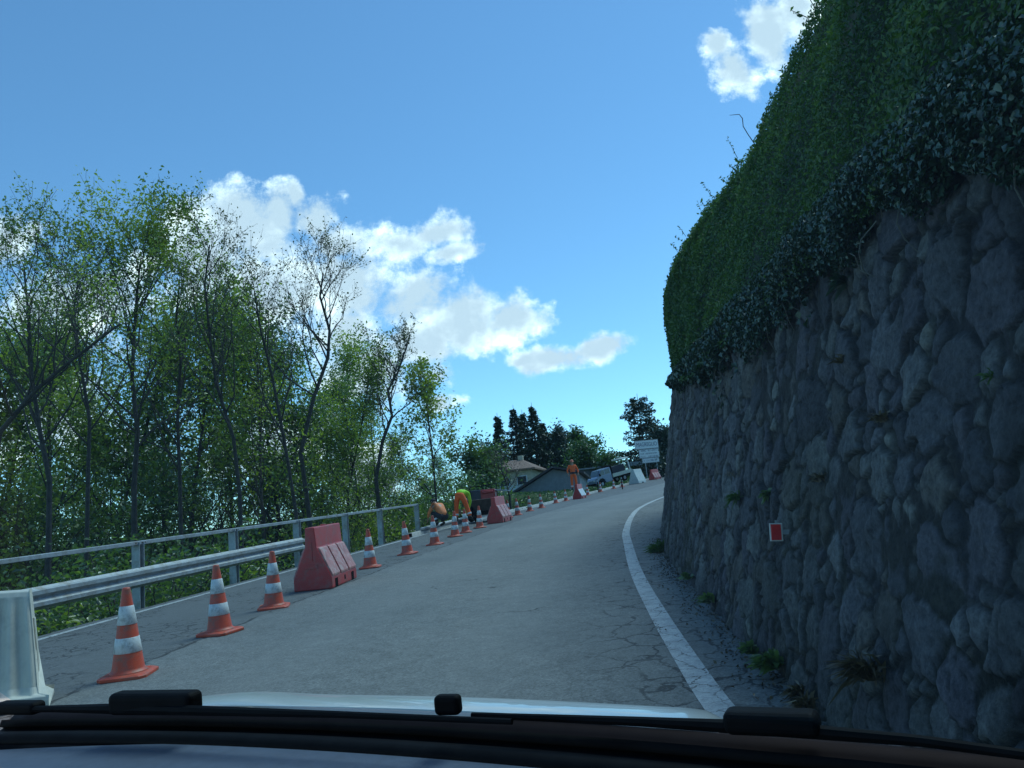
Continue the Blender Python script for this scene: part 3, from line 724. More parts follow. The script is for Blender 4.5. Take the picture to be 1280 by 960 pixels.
# the long loose tendril against the sky
c = at(929, 160, 10.4) - Vector(hroot.location)
tp = [at(962, 200, 10.3), at(946, 184, 10.3), at(935, 168, 10.3), at(929, 158, 10.3), at(928, 148, 10.3), at(924, 143, 10.3), at(912, 144, 10.3)]
mb.tube([p - Vector(hroot.location) for p in tp], [.007, .007, .006, .006, .006, .005, .003], 5)
mb.build('shoot', bark, hroot)
P = np.array(pts); V, F, C = leaves(P, np.tile((0, -.5, .5), (len(P), 1)), .06, .5, jit=1.); fmesh('shoot_leaf', V, F, leaf_hedge, hroot, col=C)
tag(hroot, 'tall clipped evergreen hedge growing on top of the stone wall', 'hedge')

# ---- ivy hanging over the wall top
iroot = empty('ivy', tuple(wallpt(13, H0)[0])); io = np.array(iroot.location)
ni = 60000
s_l = np.interp(rng.uniform(0, 1, ni), cdf, wss)
yl_ = np.interp(s_l, wss, WQ[:, 1])
drape = np.interp(yl_, [2, 5.5, 8.5, 10.5, 12.5], [.56, .60, .48, .34, .0]) * (.75 + .5 * fbm(s_l * 1.6, s_l * 0, 15, 3)) + .3 * (fbm(s_l * 6, s_l * 0 + 3, 16, 2) - .5)
q = rng.uniform(0, 1, ni) ** .8
itp = np.interp(yl_, [2, 5, 8], [.15, .09, .03]); h = H0 - itp - q * np.maximum(.06, drape - itp)
bulge = .10 * np.sin(np.clip(q, 0, 1) * PI) ** .7 * (.5 + fbm(s_l * 2.3, h * 2, 19, 3)) + .04
qq = np.stack([np.interp(s_l, wss, WQ[:, 0]), np.interp(s_l, wss, WQ[:, 1])], 1); nq = np.stack([np.interp(s_l, wss, WN[:, 0]), np.interp(s_l, wss, WN[:, 1])], 1)
depth = rng.uniform(0, 1, ni) ** .45
o = -BAT * np.minimum(h, H0) - np.maximum(0, h - H0) * .9 + bulge * 1.5 * depth + .02
P = np.stack([qq[:, 0] + nq[:, 0] * o, qq[:, 1] + nq[:, 1] * o, G(qq[:, 0], qq[:, 1]) + h], 1)
keep = (yl_ < 12.6) & (drape > .03)
P, nqk, s_k = P[keep], nq[keep], s_l[keep]; dist = np.hypot(P[:, 0], P[:, 1])
Nn_ = np.concatenate([nqk, np.full((len(P), 1), .75)], 1)
V, F, C = leaves(P, Nn_, np.clip(.0060 * dist, .028, .07)[:, None], .75, tone=np.clip(rng.normal(.45, .3, len(P)), 0, 1), jit=.5, droop=1.5)
fmesh('foliage', V - io, F, leaf_ivy, iroot, col=C)
mb = MB(); pts = []
for k in range(30):
    s = random.uniform(13.0, 20.5); h0 = H0 - random.uniform(.1, .5); L_ = random.uniform(.2, .5)
    ps = []; ss_ = s
    for j in range(6):
        ss_ += random.gauss(0, .05); p, n, t = wallpt(ss_, h0 - L_ * j / 5, .07 + .05 * math.sin(j)); ps.append(p - Vector(io))
        if k % 3 == 0:
            for _ in range(3): pts.append(tuple(p + Vector((random.gauss(0, .03),) * 3)))
    mb.tube(ps, [.004, .0035, .003, .003, .002, .0015], 4)
mb.build('vine', bark_pale, iroot)
P = np.array(pts); V, F, C = leaves(P, np.tile((-.9, 0, .4), (len(P), 1)), .06, .8, jit=.4); fmesh('vine_leaf', V - io, F, leaf_ivy, iroot, col=C)
tag(iroot, 'glossy ivy spilling over the top edge of the stone wall below the hedge', 'ivy')

# ------------------------------------------------------------------ plants on and below the wall
def wall_hit(px, py):
    r = ray(px, py)
    # march until the ray is behind the wall face
    t = 1.0
    o = Vector((0, 0, CZ))
    while t < 40:
        p = o + r * t
        i = int(np.argmin((WQ[:, 0] - p.x) ** 2 + (WQ[:, 1] - p.y) ** 2)); h = p.z - zb[i]
        if h < 0: return p, i, 0.
        off_ = (p.x - WQ[i, 0]) * WN[i, 0] + (p.y - WQ[i, 1]) * WN[i, 1]
        if off_ < -BAT * h + .02: return p, i, h
        t *= 1.003
    return p, i, h
def tuft(name, p, n, size, blades, mat, droop=1., up=.6, label='', cat='plant', group=None, width=.10, tonec=.5):
    root = empty(name, tuple(p)); V = []; F = []; C = []
    for k in range(blades):
        d = Vector(n) * random.uniform(.2, 1) + Vector((random.gauss(0, .6), random.gauss(0, .6), up + random.gauss(0, .3))); d.normalize()
        L_ = size * random.uniform(.5, 1.1); w_ = size * width * random.uniform(.6, 1.2); sd = d.cross(Vector((random.gauss(0, 1), random.gauss(0, 1), random.gauss(0, 1)))).normalized()
        b = Vector((random.gauss(0, size * .12), random.gauss(0, size * .12), random.gauss(0, size * .05)))
        m1 = b + d * L_ * .5; e = b + d * L_ + Vector((0, 0, -L_ * .35 * droop)); k0 = len(V)
        V += [b - sd * w_ * .3, b + sd * w_ * .3, m1 + sd * w_ * .5, m1 - sd * w_ * .5, e]
        F += [(k0, k0 + 1, k0 + 2), (k0, k0 + 2, k0 + 3), (k0 + 3, k0 + 2, k0 + 4)]
        C += [[min(1, max(0, random.gauss(tonec, .3)))] * 3] * 5
    fmesh('foliage', np.array([tuple(v) for v in V]), np.array(F), mat, root, col=np.array(C))
    tag(root, label, cat, group); return root
for px, py, sz, nb, mat, wd, lab in [
    (924, 622, .2, 90, grass_blade, .10, 'bright green grass tuft growing out of the wall, left of the red reflector'),
    (920, 596, .26, 16, dry_stalk, .03, 'pale dead stalks sprouting above the green tuft on the wall'),
    (1030, 600, .13, 60, dry_stalk, .12, 'dry brown sprig in the wall joint up and right of the red reflector'),
    (962, 618, .12, 50, leaf_mid, .3, 'low leafy weed in the wall straight above the red reflector'),
    (1060, 352, .16, 60, leaf_ivy, .35, 'small dark creeper clinging to the upper wall under the ivy'),
    (1062, 452, .13, 40, dry_stalk, .2, 'withered sprig high on the wall beside a pale square stone'),
    (1108, 525, .12, 40, dry_stalk, .2, 'dry brown sprig at mid height on the right part of the wall'),
    (1245, 470, .09, 30, grass_blade, .15, 'little green weed by the right border of the photo on the wall')]:
    p, i, h = wall_hit(px, py); n = Vector((WN[i, 0], WN[i, 1], 0))
    tuft('wall_plant', p + n * .01, n, sz * .62, nb, mat, label=lab, width=wd, up=.3 if mat is not dry_stalk else .9)
for px, py, sz, nb, mat, wd, lab in [
    (828, 690, .42, 200, grass_blade, .12, 'bushy green weed at the wall foot, farthest one up the road'),
    (865, 722, .18, 50, leaf_mid, .3, 'tiny green weed at the wall foot near the road bend'),
    (893, 752, .2, 60, leaf_mid, .3, 'small green weed low on the wall foot beyond the nearer clumps'),
    (948, 815, .17, 80, leaf_mid, .25, 'dark green weed clump at the wall foot, the farther of the two near clumps'),
    (975, 832, .22, 130, leaf_mid, .25, 'round leafy weed clump at the wall foot, the nearer of the two near clumps'),
    (1000, 868, .16, 90, dry_stalk, .12, 'dry yellowish weeds where the shoulder meets the wall'),
    (1022, 885, .18, 110, dry_stalk, .12, 'brown dead weeds at the wall foot next to the right wiper'),
    (1100, 845, .26, 150, dry_stalk, .08, 'large clump of rusty dead grass hanging low on the wall')]:
    p, i, h = wall_hit(px, py); n = Vector((WN[i, 0], WN[i, 1], 0))
    tuft('weed_plant', p + n * (.04 if h > .02 else .0), n, sz * .7, nb, mat, label=lab, width=wd, up=.8)
# fallen leaves and grit gathered along the wall foot
nl = 1500; s_l = rng.uniform(10, 27, nl); o_ = np.abs(rng.normal(0, .11, nl)) + .02
qq = np.stack([np.interp(s_l, wss, WQ[:, 0]), np.interp(s_l, wss, WQ[:, 1])], 1); nq = np.stack([np.interp(s_l, wss, WN[:, 0]), np.interp(s_l, wss, WN[:, 1])], 1)
P = np.concatenate([qq + nq * o_[:, None], (G(qq[:, 0], qq[:, 1]) + .012)[:, None]], 1)
V, F, C = leaves(P, np.tile((0, 0, 1.), (nl, 1)), .028, .7, jit=.5)
lo_ = fmesh('leaf_litter', V, F, leafmat('dead_leaf', (.02, .014, .008), (.12, .08, .04), .1), col=C); tag(lo_, 'dead leaves and grit along the wall foot', 'leaf litter', kind='stuff')

# ---- red reflector on the wall
p, i, h = wall_hit(990, 664); n = Vector((WN[i, 0], WN[i, 1], 0)); yaw = math.atan2(WN[i, 1], WN[i, 0])
rr_ = empty('reflector', tuple(p + n * .05), (0, R_(5), R_(4))); rr_.scale = (.85, .85, .9)
MB().box((-.05, 0, 0), (.09, .012, .115)).build('plate', paint('reflector_plate', (.62, .6, .56), .5, var=.1), rr_, bevel=.003)
MB().box((-.053, -.0085, 0), (.07, .006, .1)).build('red_lens', paint('reflector_red', (.72, .03, .03), .35, var=.1, scale=30), rr_, bevel=.002)
MB().box((.04, .01, 0), (.12, .008, .03)).box((-.045, .0, .066), (.016, .006, .02)).build('bracket', galv, rr_)
tag(rr_, 'small red rectangular reflector with pale rim fixed to the stone wall', 'reflector')

# ------------------------------------------------------------------ guard rail
P1 = np.array((-6.53, 13.07)); dr = np.array((2.65, 15.8)); dr /= np.linalg.norm(dr)
gr = empty('guard_rail', (P1[0], P1[1], float(G(*P1)))); go = Vector(gr.location)
ryaw = math.atan2(-dr[0], dr[1])
def rp(s, h, side=0):      # along the rail, height above the road edge
    q = P1 + dr * s; return Vector((q[0] + dr[1] * side, q[1] - dr[0] * side, float(G(*q)) + h)) - go
post_s = [-12.4, -9.3, -6.2, -3.1, 0, 3.0, 5.9, 8.9, 11.7, 15.6]
def hprof():     # H / sigma shaped post
    return [(-.05, -.035), (.05, -.035), (.05, -.028), (-.042, -.028), (-.042, .028), (.05, .028), (.05, .035), (-.05, .035)]
pm = []
for s in post_s:
    q = rp(s, 0); mbp = MB()
    c, s_ = math.cos(ryaw), math.sin(ryaw)
    pr = [(q.x + a * c - b * s_, q.y + a * s_ + b * c) for a, b in [(x * 1.5, y * 1.8) for x, y in hprof()]]
    mbp.prism(pr, q.z - .7, q.z + 1.03, axis='Z'); mbp.build('post', galv, gr)
mb = MB(); s0, s1 = -14, 15.7
mb.add([rp(s, h, sd) for s in (s0, s1) for h, sd in ((.985, -.05), (.985, .05), (1.052, .05), (1.052, -.05))], [(3, 2, 1, 0), (4, 5, 6, 7), (0, 1, 5, 4), (1, 2, 6, 5), (2, 3, 7, 6), (3, 0, 4, 7)])
mb.build('top_rail', galv, gr, bevel=.008)
prof = [(.06, .30), (.10, .33), (.145, .35), (.145, .40), (.10, .43), (.085, .455), (.10, .48), (.145, .51), (.145, .56), (.10, .58), (.06, .61)]
mb = MB(); ssb = np.arange(-14, 6.05, 1.0)
for s in ssb:
    for sd, h in prof: mb.V.append(tuple(rp(s, h + .0, sd)))
k = len(prof)
for i in range(len(ssb) - 1):
    for j in range(k - 1): a = i * k + j; mb.F.append((a, a + 1, a + k + 1, a + k))
wbm = mb.build('crash_beam', galv, gr, smooth=False); so_ = wbm.modifiers.new('solid', 'SOLIDIFY'); so_.thickness = .004
bolt0 = None
for s in post_s:
    for d in (-.12, -.04, .04, .12):
        if s > 9: continue
        q = rp(s + d, 1.02, .052)
        if bolt0 is None: bolt0 = bo_ = MB().lathe([(.011, -.004), (.011, .004)], 6, axis='X').build('bolt', paint('rust', (.10, .045, .02), .8), gr)
        else: bo_ = bolt0.copy(); link(bo_, gr)
        bo_.location = q
tag(gr, 'galvanised steel guard rail with top bar and crash beam on the left road edge', 'guard rail')

# ------------------------------------------------------------------ cones
def make_cone():
    root = empty('traffic_cone')
    def rad(z): return .132 - (z - .06) * (.132 - .034) / .68
    b = MB()
    e = .2; ch = .05
    def sq(e, z, c_): return [(e - c_, -e, z), (e, -e + c_, z), (e, e - c_, z), (e - c_, e, z), (-e + c_, e, z), (-e, e - c_, z), (-e, -e + c_, z), (-e + c_, -e, z)]
    R = [sq(.2, 0, .045), sq(.2, .025, .045), sq(.185, .033, .045), sq(.165, .04, .05)]
    vs = sum(R, []); fs = [tuple(reversed(range(8)))] + [(i * 8 + j, i * 8 + (j + 1) % 8, (i + 1) * 8 + (j + 1) % 8, (i + 1) * 8 + j) for i in range(3) for j in range(8)] + [tuple(range(24, 32))]
    b.add(vs, fs); b.build('base', cone_red, root, bevel=.004)
    MB().lathe([(.165, .038), (.150, .048), (rad(.065) + .004, .062), (rad(.075), .075), (rad(.735), .735), (.032, .748), (.020, .752)], 28).build('body', cone_red, root, smooth=True)
    for z0, z1 in ((.44, .595), (.205, .33)):
        MB().lathe([(rad(z0) + .0005, z0 - .001), (rad(z0) + .0035, z0 + .002), (rad(z1) + .0035, z1 - .002), (rad(z1) + .0005, z1 + .001)], 28).build('white_band', cone_white, root, smooth=True)
    # auto smooth shading is not needed on plastics seen this small
    return root
cones = [(-3.56, 6.94, 'nearest and largest orange and white cone, next to the white plastic barrier'),
 (-3.52, 8.87, 'second cone from the camera, with a scuffed white mark on its base'),
 (-3.50, 10.68, 'third cone from the camera, just in front of the big red barrier'),
 (-3.13, 15.43, 'first cone beyond the big red barrier'),
 (-2.78, 18.03, 'cone standing in front of the last two guard rail posts'),
 (-2.42, 20.42, 'cone on the road in front of the crouching worker'),
 (-2.13, 23.17, 'cone in front of the left leg of the bending worker'),
 (-1.93, 24.78, 'cone in front of the right leg of the bending worker'),
 (-1.6, 26.93, 'cone between the bending worker and the second red barrier'),
 (-.72, 33.42, 'first cone behind the second red barrier'),
 (-.33, 35.05, 'second cone behind the second red barrier'),
 (.25, 38.7, 'dull greyish cone in front of the shed door'),
 (.91, 41.8, 'cone in front of the long grey shed wall'),
 (1.97, 48.3, 'cone in front of the right end of the grey shed'),
 (2.72, 50.4, 'cone immediately left of the striped red barrier by the standing worker'),
 (4.75, 57.4, 'cone immediately right of the standing worker'),
 (6.08, 61.0, 'cone below the front wheel of the pickup truck'),
 (7.55, 64.5, 'cone below the truck bed, left one of two'),
 (8.43, 65.9, 'cone below the truck bed, right one of two'),
 (11.17, 71.3, 'small far cone between the pale barrier and the last red barrier')]
cone0 = None
slope = math.atan(.0524)
for i, (x, y, lab) in enumerate(cones):
    lo = (x, y, float(G(x, y)) + .003); ro = (slope + R_(random.uniform(-1.6, 1.6)), R_(random.uniform(-2, 2)), R_(random.uniform(-25, 25) + (8 if i == 0 else 0)))
    if cone0 is None:
        cone0 = make_cone(); cone0.location = lo; cone0.rotation_euler = ro; tag(cone0, lab, 'traffic cone', 'traffic cones along the road works')
    else:
        dup(cone0, lo, ro, label=lab)

# ------------------------------------------------------------------ plastic barriers
def make_barrier(L=1.35, body=None, faded=None, name='road_barrier'):  # faded holds the side panel material with sky light painted in
    """along +Y from 0 to L, base .62 wide"""
    root = empty(name)
    pr = [(-.31, .0), (.31, .0), (.31, .17), (.095, .66), (.075, .97), (-.075, .97), (-.095, .66), (-.31, .17)]
    b = MB(); b.prism(pr, 0, L); ob = b.build('body', body or barrier_red, root, bevel=.018, seg=3)
    # end recess
    e = MB(); e.box((0, -.004, .6), (.05, .012, .3)).box((.0, -.004, .36), (.2, .014, .07)); e.build('end_recess', body or barrier_red, root, bevel=.004)
    # raised sloping panels on both sides, coloured lighter as if sky-lit, deep grooves between them
    n = 3; g = .06
    wpan = (L - .06 - g * (n - 1)) / n
    for k in range(n):
        y0 = .03 + k * (wpan + g)
        for sx in (1, -1):
            A = Vector((.31, 0, .17)); B = Vector((.097, 0, .655)); nrm = Vector((B.z - A.z, 0, A.x - B.x)).normalized()
            q = MB(); t = .028
            a0 = A.lerp(B, .02); b0 = A.lerp(B, .98)
            pts = [a0 - nrm * .01, a0 + nrm * t * .4, A.lerp(B, .08) + nrm * t, A.lerp(B, .93) + nrm * t, b0 + nrm * t * .3, b0 - nrm * .01]
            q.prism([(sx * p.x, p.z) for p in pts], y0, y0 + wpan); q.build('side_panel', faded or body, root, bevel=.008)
    for yy_ in (.22, L * .5, L - .25):
        wd = .14 if yy_ != L * .5 else .06
        for sx in (1, -1): MB().box((sx * .309, yy_, .07 if wd > .1 else .1), (.008, wd, .14 if wd > .1 else .07)).build('fork_slot', rubber, root)
    MB().lathe([(.05, .96), (.05, .985), (.04, .99)], 16, (0, L / 2, 0)).build('filler_cap', body or barrier_red, root)
    return root
b0 = make_barrier(1.35, barrier_red, barrier_skylit); b0.location = (-3.42, 12.35, float(G(-3.42, 12.35)) + .003); b0.rotation_euler = (slope, 0, R_(-4))
tag(b0, 'big red plastic barrier with lighter sloping panels, between the third cone and the rail', 'barrier', 'red plastic road barriers')
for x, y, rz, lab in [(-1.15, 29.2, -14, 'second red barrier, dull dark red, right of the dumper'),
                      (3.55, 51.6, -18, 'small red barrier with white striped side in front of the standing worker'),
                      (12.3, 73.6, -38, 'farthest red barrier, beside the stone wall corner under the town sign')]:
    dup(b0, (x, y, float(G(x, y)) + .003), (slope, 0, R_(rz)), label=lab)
    if 'striped' in lab:
        last = [o for o in sc.collection.objects if o.get('label') == lab][0]
        for c in last.children:
            if c.name.startswith('side_panel'):
                c.data = c.data.copy(); c.data.materials.clear(); c.data.materials.append(cone_white)
# white water filled barrier at the left border, fluted sides with a foot lip
root = empty('road_barrier', (-3.93, 6.32, float(G(-3.9, 6.3)) - .0), (slope, 0, R_(118)))
V = []; F = []
ys = np.linspace(0, 1.5, 121)
hp = [(.0, .30), (.05, .305), (.085, .30), (.10, .245), (.16, .215), (.45, .165), (.78, .125), (.94, .115), (.985, .10), (1.0, .07)]
k = len(hp) * 2
for y_ in ys:
    fl_ = .02 * math.sin(y_ / 1.5 * 2 * PI * 10)
    row = []
    sh_y = lambda z: y_ + max(0, 1 - y_ / .4) * (.13 * z - (.07 if z < .09 else 0))
    for z_, hx in hp: row.append((hx + (fl_ if .09 < z_ < .9 else 0), sh_y(z_), z_))
    for z_, hx in reversed(hp): row.append((-hx - (fl_ if .09 < z_ < .9 else 0), sh_y(z_), z_))
    V += row
for i in range(len(ys) - 1):
    for j in range(k): a = i * k + j; b_ = i * k + (j + 1) % k; F.append((a, b_, b_ + k, a + k))
F.append(tuple(range(k))); F.append(tuple(reversed(range((len(ys) - 1) * k, len(ys) * k))))
bw = fmesh('body', V, F, barrier_white, root); bm_ = bw.modifiers.new('bevel', 'BEVEL'); bm_.width = .012; bm_.segments = 3; bm_.limit_method = 'ANGLE'
e = MB()
e.box((0, .06, .5), (.1, .012, .5), rx=R_(-7))
e.build('end_rib', barrier_white, root, bevel=.009)
MB().lathe([(.05, .99), (.05, 1.02), (.035, 1.03)], 18, (0, .75, 0)).build('filler_cap', barrier_white, root, bevel=.004)
root.scale = (1, 1, .86)
tag(root, 'off white fluted plastic barrier cut off by the left border of the photo', 'barrier')
# pale concrete coloured barrier by the truck
p = (9.95, 69.3); root = empty('road_barrier', (p[0], p[1], float(G(*p)) + .003), (slope, 0, R_(-34)))
MB().prism([(-.5, 0), (.5, 0), (.48, .2), (.2, 1.0), (.13, 1.3), (-.13, 1.3), (-.2, 1.0), (-.48, .2)], 0, 1.6).build('body', paint('pale_barrier', (.5, .52, .5), .7, var=.12, scale=4), root, bevel=.03)
MB().box((0, .8, .06), (1.02, .22, .11)).build('lifting_slot', rubber, root)
tag(root, 'pale grey block barrier standing to the right of the pickup truck', 'barrier')

# ------------------------------------------------------------------ people
def skel(name, verts, edges, radii, mat, parent, sub=2, smooth=True):
    me = bpy.data.meshes.new(name); me.from_pydata([tuple(v) for v in verts], edges, []); me.update()
    o = bpy.data.objects.new(name, me); link(o)
    s = o.modifiers.new('skin', 'SKIN'); s.use_smooth_shade = True
    for i, sv in enumerate(me.skin_vertices[0].data if me.skin_vertices else []): pass
    if not me.skin_vertices:
        import bmesh
        bm = bmesh.new(); bm.from_mesh(me); bm.verts.layers.skin.verify(); bm.to_mesh(me); bm.free()
    for i, sv in enumerate(me.skin_vertices[0].data):
        r = radii[i]; sv.radius = r if isinstance(r, tuple) else (r, r); sv.use_root = (i == 0)
    u = o.modifiers.new('sub', 'SUBSURF'); u.levels = sub; u.render_levels = sub
    dg = bpy.context.evaluated_depsgraph_get(); ev = o.evaluated_get(dg)
    nm = bpy.data.meshes.new_from_object(ev); nm.materials.clear(); nm.materials.append(mat)
    nm.polygons.foreach_set('use_smooth', np.ones(len(nm.polygons), dtype=bool))
    bpy.data.objects.remove(o); q = bpy.data.objects.new(name, nm); return link(q, parent)
def person(J, root, jacket, trousers, helmet, sleeves=True, scale=1.):
    """J: joint dict in local metres"""
    g = lambda k: Vector(J[k])
    names = ['pelvis', 'belly', 'chest', 'neck', 'headc', 'headt', 'shL', 'elL', 'wrL', 'haL', 'shR', 'elR', 'wrR', 'haR', 'hipL', 'knL', 'anL', 'toL', 'hipR', 'knR', 'anR', 'toR']
    E = [(0, 1), (1, 2), (2, 3), (3, 4), (4, 5), (2, 6), (6, 7), (7, 8), (8, 9), (2, 10), (10, 11), (11, 12), (12, 13), (0, 14), (14, 15), (15, 16), (16, 17), (0, 18), (18, 19), (19, 20), (20, 21)]
    Rr = [.13, .12, .14, .055, .095, .075, .06, .042, .028, .035, .06, .042, .028, .035, .085, .06, .042, .035, .085, .06, .042, .035]
    skel('body', [g(k) for k in names], E, Rr, skin, root)
    # fingers and thumbs
    for sd in 'LR':
        ha, wr = g('ha' + sd), g('wr' + sd); d = (ha - wr).normalized(); sx = d.orthogonal().normalized()
        m = MB()
        for k in range(4):
            b_ = ha + sx * (k - 1.5) * .02; f1 = b_ + d * .045 + d.cross(sx) * .008; f2 = f1 + d * (.03 - .004 * abs(k - 1.5)) + d.cross(sx) * .02
            m.tube([b_, f1, f2], [.009, .0085, .006], 6)
        t1 = ha - sx * .035 - d * .02; m.tube([ha - d * .03 - sx * .015, t1, t1 + d * .04], [.011, .010, .007], 6)
        m.build('fingers', skin, root, smooth=True)
    # jacket
    jn = ['chest', 'belly', 'hem', 'neckb', 'shL', 'elL', 'cuL', 'shR', 'elR', 'cuR']
    JJ = dict(J); JJ['hem'] = tuple(g('pelvis').lerp(g('belly'), -.15)); JJ['neckb'] = tuple(g('chest').lerp(g('neck'), .75))
    for s in 'LR': JJ['cu' + s] = tuple(g('el' + s).lerp(g('wr' + s), .85))
    jv = [Vector(JJ[k]) for k in jn]
    skel('jacket', jv, [(0, 1), (1, 2), (0, 3), (0, 4), (4, 5), (5, 6), (0, 7), (7, 8), (8, 9)], [(.2, .16), (.175, .145), (.185, .15), .075, .085, .062, .05, .085, .062, .05], jacket, root)
    tn = ['pelvis', 'hipL', 'knL', 'bL', 'hipR', 'knR', 'bR', 'waist']
    JJ['waist'] = tuple(g('pelvis').lerp(g('belly'), .5))
    for s in 'LR': JJ['b' + s] = tuple(g('kn' + s).lerp(g('an' + s), .9))
    skel('trousers', [Vector(JJ[k]) for k in tn], [(0, 1), (1, 2), (2, 3), (0, 4), (4, 5), (5, 6), (0, 7)], [(.165, .14), .115, .088, .075, .115, .088, .075, (.15, .13)], trousers, root)
    for s in 'LR':
        a, b_ = Vector(JJ['b' + s]), g('an' + s); t = g('kn' + s).lerp(g('an' + s), .62)
        dn = (b_ - g('kn' + s)).normalized()
        MB().tube([t - dn * .03, t + dn * .03], [.090, .088], 14).build('reflective_band', reflect, root)
        an, to = g('an' + s), g('to' + s)
        skel('boot', [an - dn * .08, an, to, to + (to - an).normalized() * .03], [(0, 1), (1, 2), (2, 3)], [.06, .062, .05, .04], boot, root, sub=1)
    hc, ht = g('headc'), g('headt'); d = (ht - hc).normalized()
    if helmet is not None:
        q = d.to_track_quat('Z', 'Y'); m = MB()
        m.lathe([(.15, -.005), (.15, .008), (.118, .012), (.115, .05), (.095, .10), (.05, .135), (.01, .145)], 18)
        m.V = [tuple(q @ Vector(v) + hc + d * .03) for v in m.V]; m.build('hard_hat', helmet, root, smooth=True)
    else:
        q = d.to_track_quat('Z', 'Y'); m = MB(); m.lathe([(.100, -.03), (.105, .02), (.095, .07), (.06, .105), (.01, .118)], 16)
        m.V = [tuple(q @ Vector(v) + hc) for v in m.V]; m.build('hair', darkcloth, root, smooth=True)
    # face: nose and eyes
    fd = Vector(J['face']).normalized(); sdv = fd.cross(d).normalized()
    m = MB(); m.tube([hc + fd * .085 + d * .02, hc + fd * .115 - d * .012, hc + fd * .095 - d * .025], [.01, .016, .012], 6)
    for k in (-1, 1): m.tube([hc + sdv * k * .09 + d * .01, hc + sdv * k * .105 - d * .02], [.02, .012], 6)
    m.build('nose_and_ears', skin, root, smooth=True)
    m = MB()
    for k in (-1, 1): m.lathe([(.001, -.008), (.010, 0), (.001, .008)], 8, tuple(hc + fd * .092 + sdv * k * .035 + d * .012))
    m.build('eyes', darkcloth, root)
    return root
# standing worker, hands near the hips, facing the traffic
pw = at(718.5, 612.5, 54.0); r1_ = empty('person', tuple(pw), (0, 0, R_(6)))
Jst = dict(pelvis=(0, 0, 1.0), belly=(0, -.01, 1.18), chest=(0, 0, 1.42), neck=(0, -.01, 1.60), headc=(0, -.03, 1.74), headt=(0, -.03, 1.84),
           shL=(.2, 0, 1.52), elL=(.34, .02, 1.25), wrL=(.33, -.10, 1.02), haL=(.31, -.14, .94), shR=(-.2, 0, 1.52), elR=(-.34, .02, 1.25), wrR=(-.33, -.10, 1.02), haR=(-.31, -.14, .94),
           hipL=(.11, 0, .93), knL=(.14, -.02, .52), anL=(.15, .0, .09), toL=(.18, -.16, .04), hipR=(-.11, 0, .93), knR=(-.13, -.02, .52), anR=(-.14, 0, .09), toR=(-.18, -.16, .04), face=(0, -1, 0))
person(Jst, r1_, hiviz_orange, hiviz_orange, paint('helmet_orange', (.55, .12, .05), .4)); r1_.scale = (1.1, 1.06, 1.12)
MB().lathe([(.19, 0), (.195, .05), (.19, .1)], 16, (0, 0, 1.02)).build('belt', darkcloth, r1_)
tag(r1_, 'standing worker in orange jacket and trousers with hard hat, behind the striped red barrier', 'person')
# bending worker seen from behind
pw = at(577, 651, 28.5); r2_ = empty('person', (pw.x, pw.y, max(terr(pw.x, pw.y), pw.z)), (0, 0, R_(-8)))
Jb = dict(pelvis=(0, 0, .95), belly=(0.02, .14, 1.08), chest=(.05, .40, 1.03), neck=(.05, .58, .86), headc=(.05, .68, .76), headt=(.05, .76, .68),
          shL=(.25, .46, .96), elL=(.28, .52, .68), wrL=(.15, .55, .34), haL=(.12, .56, .26), shR=(-.15, .46, .96), elR=(-.2, .52, .68), wrR=(-.15, .55, .4), haR=(-.14, .56, .32),
          hipL=(.12, 0, .88), knL=(.24, .03, .48), anL=(.36, -.02, .09), toL=(.38, .14, .04), hipR=(-.12, 0, .88), knR=(-.16, .02, .48), anR=(-.18, -.02, .09), toR=(-.18, .14, .04), face=(0, .5, -1))
person(Jb, r2_, hiviz_lime, hiviz_orange, None); tag(r2_, 'worker bending over away from the camera in lime top and orange trousers', 'person')
print('bender', tuple(r2_.location), pw)
pw = at(556, 657, 27.0); r3_ = empty('person', (pw.x, pw.y, max(terr(pw.x, pw.y), pw.z)), (0, 0, R_(55)))
Jc = dict(pelvis=(0, 0, .32), belly=(0, .08, .50), chest=(0, .24, .68), neck=(0, .36, .80), headc=(0, .44, .88), headt=(0, .50, .97),
          shL=(.2, .28, .74), elL=(.3, .42, .50), wrL=(.22, .56, .30), haL=(.20, .60, .22), shR=(-.2, .28, .74), elR=(-.3, .42, .50), wrR=(-.22, .56, .30), haR=(-.20, .60, .22),
          hipL=(.12, .02, .30), knL=(.2, .38, .50), anL=(.17, .16, .09), toL=(.18, .33, .04), hipR=(-.12, .02, .30), knR=(-.2, .38, .50), anR=(-.17, .16, .09), toR=(-.18, .33, .04), face=(0, 1, -.6))
person(Jc, r3_, hiviz_pale, darkcloth, None); tag(r3_, 'crouching worker in faded orange vest and dark trousers beside the bending one', 'person')

# ------------------------------------------------------------------ small dumper
pw = at(607, 651, 31.5); dz = max(terr(pw.x, pw.y), pw.z)
dm = empty('mini_dumper', (pw.x, pw.y, dz), (0, 0, R_(-6)))
tub_m = paint('rusty_tub', (.11, .085, .075), .7, var=.4, scale=5); ink = paint('dark_blue_panel', (.018, .022, .05), .45); redp = paint('engine_cover_red', (.42, .04, .04), .45)
m = MB(); m.add([(-.75, -.7, .85), (.75, -.7, .85), (.75, .5, .85), (-.75, .5, .85), (-.5, -.45, .42), (.5, -.45, .42), (.5, .4, .42), (-.5, .4, .42)],
                [(0, 1, 5, 4), (1, 2, 6, 5), (2, 3, 7, 6), (3, 0, 4, 7), (4, 5, 6, 7)]); t_ = m.build('tub', tub_m, dm); q_ = t_.modifiers.new('s', 'SOLIDIFY'); q_.thickness = .03
MB().box((0, 0, .33), (.8, 2.0, .14)).build('chassis', blackp, dm, bevel=.01)
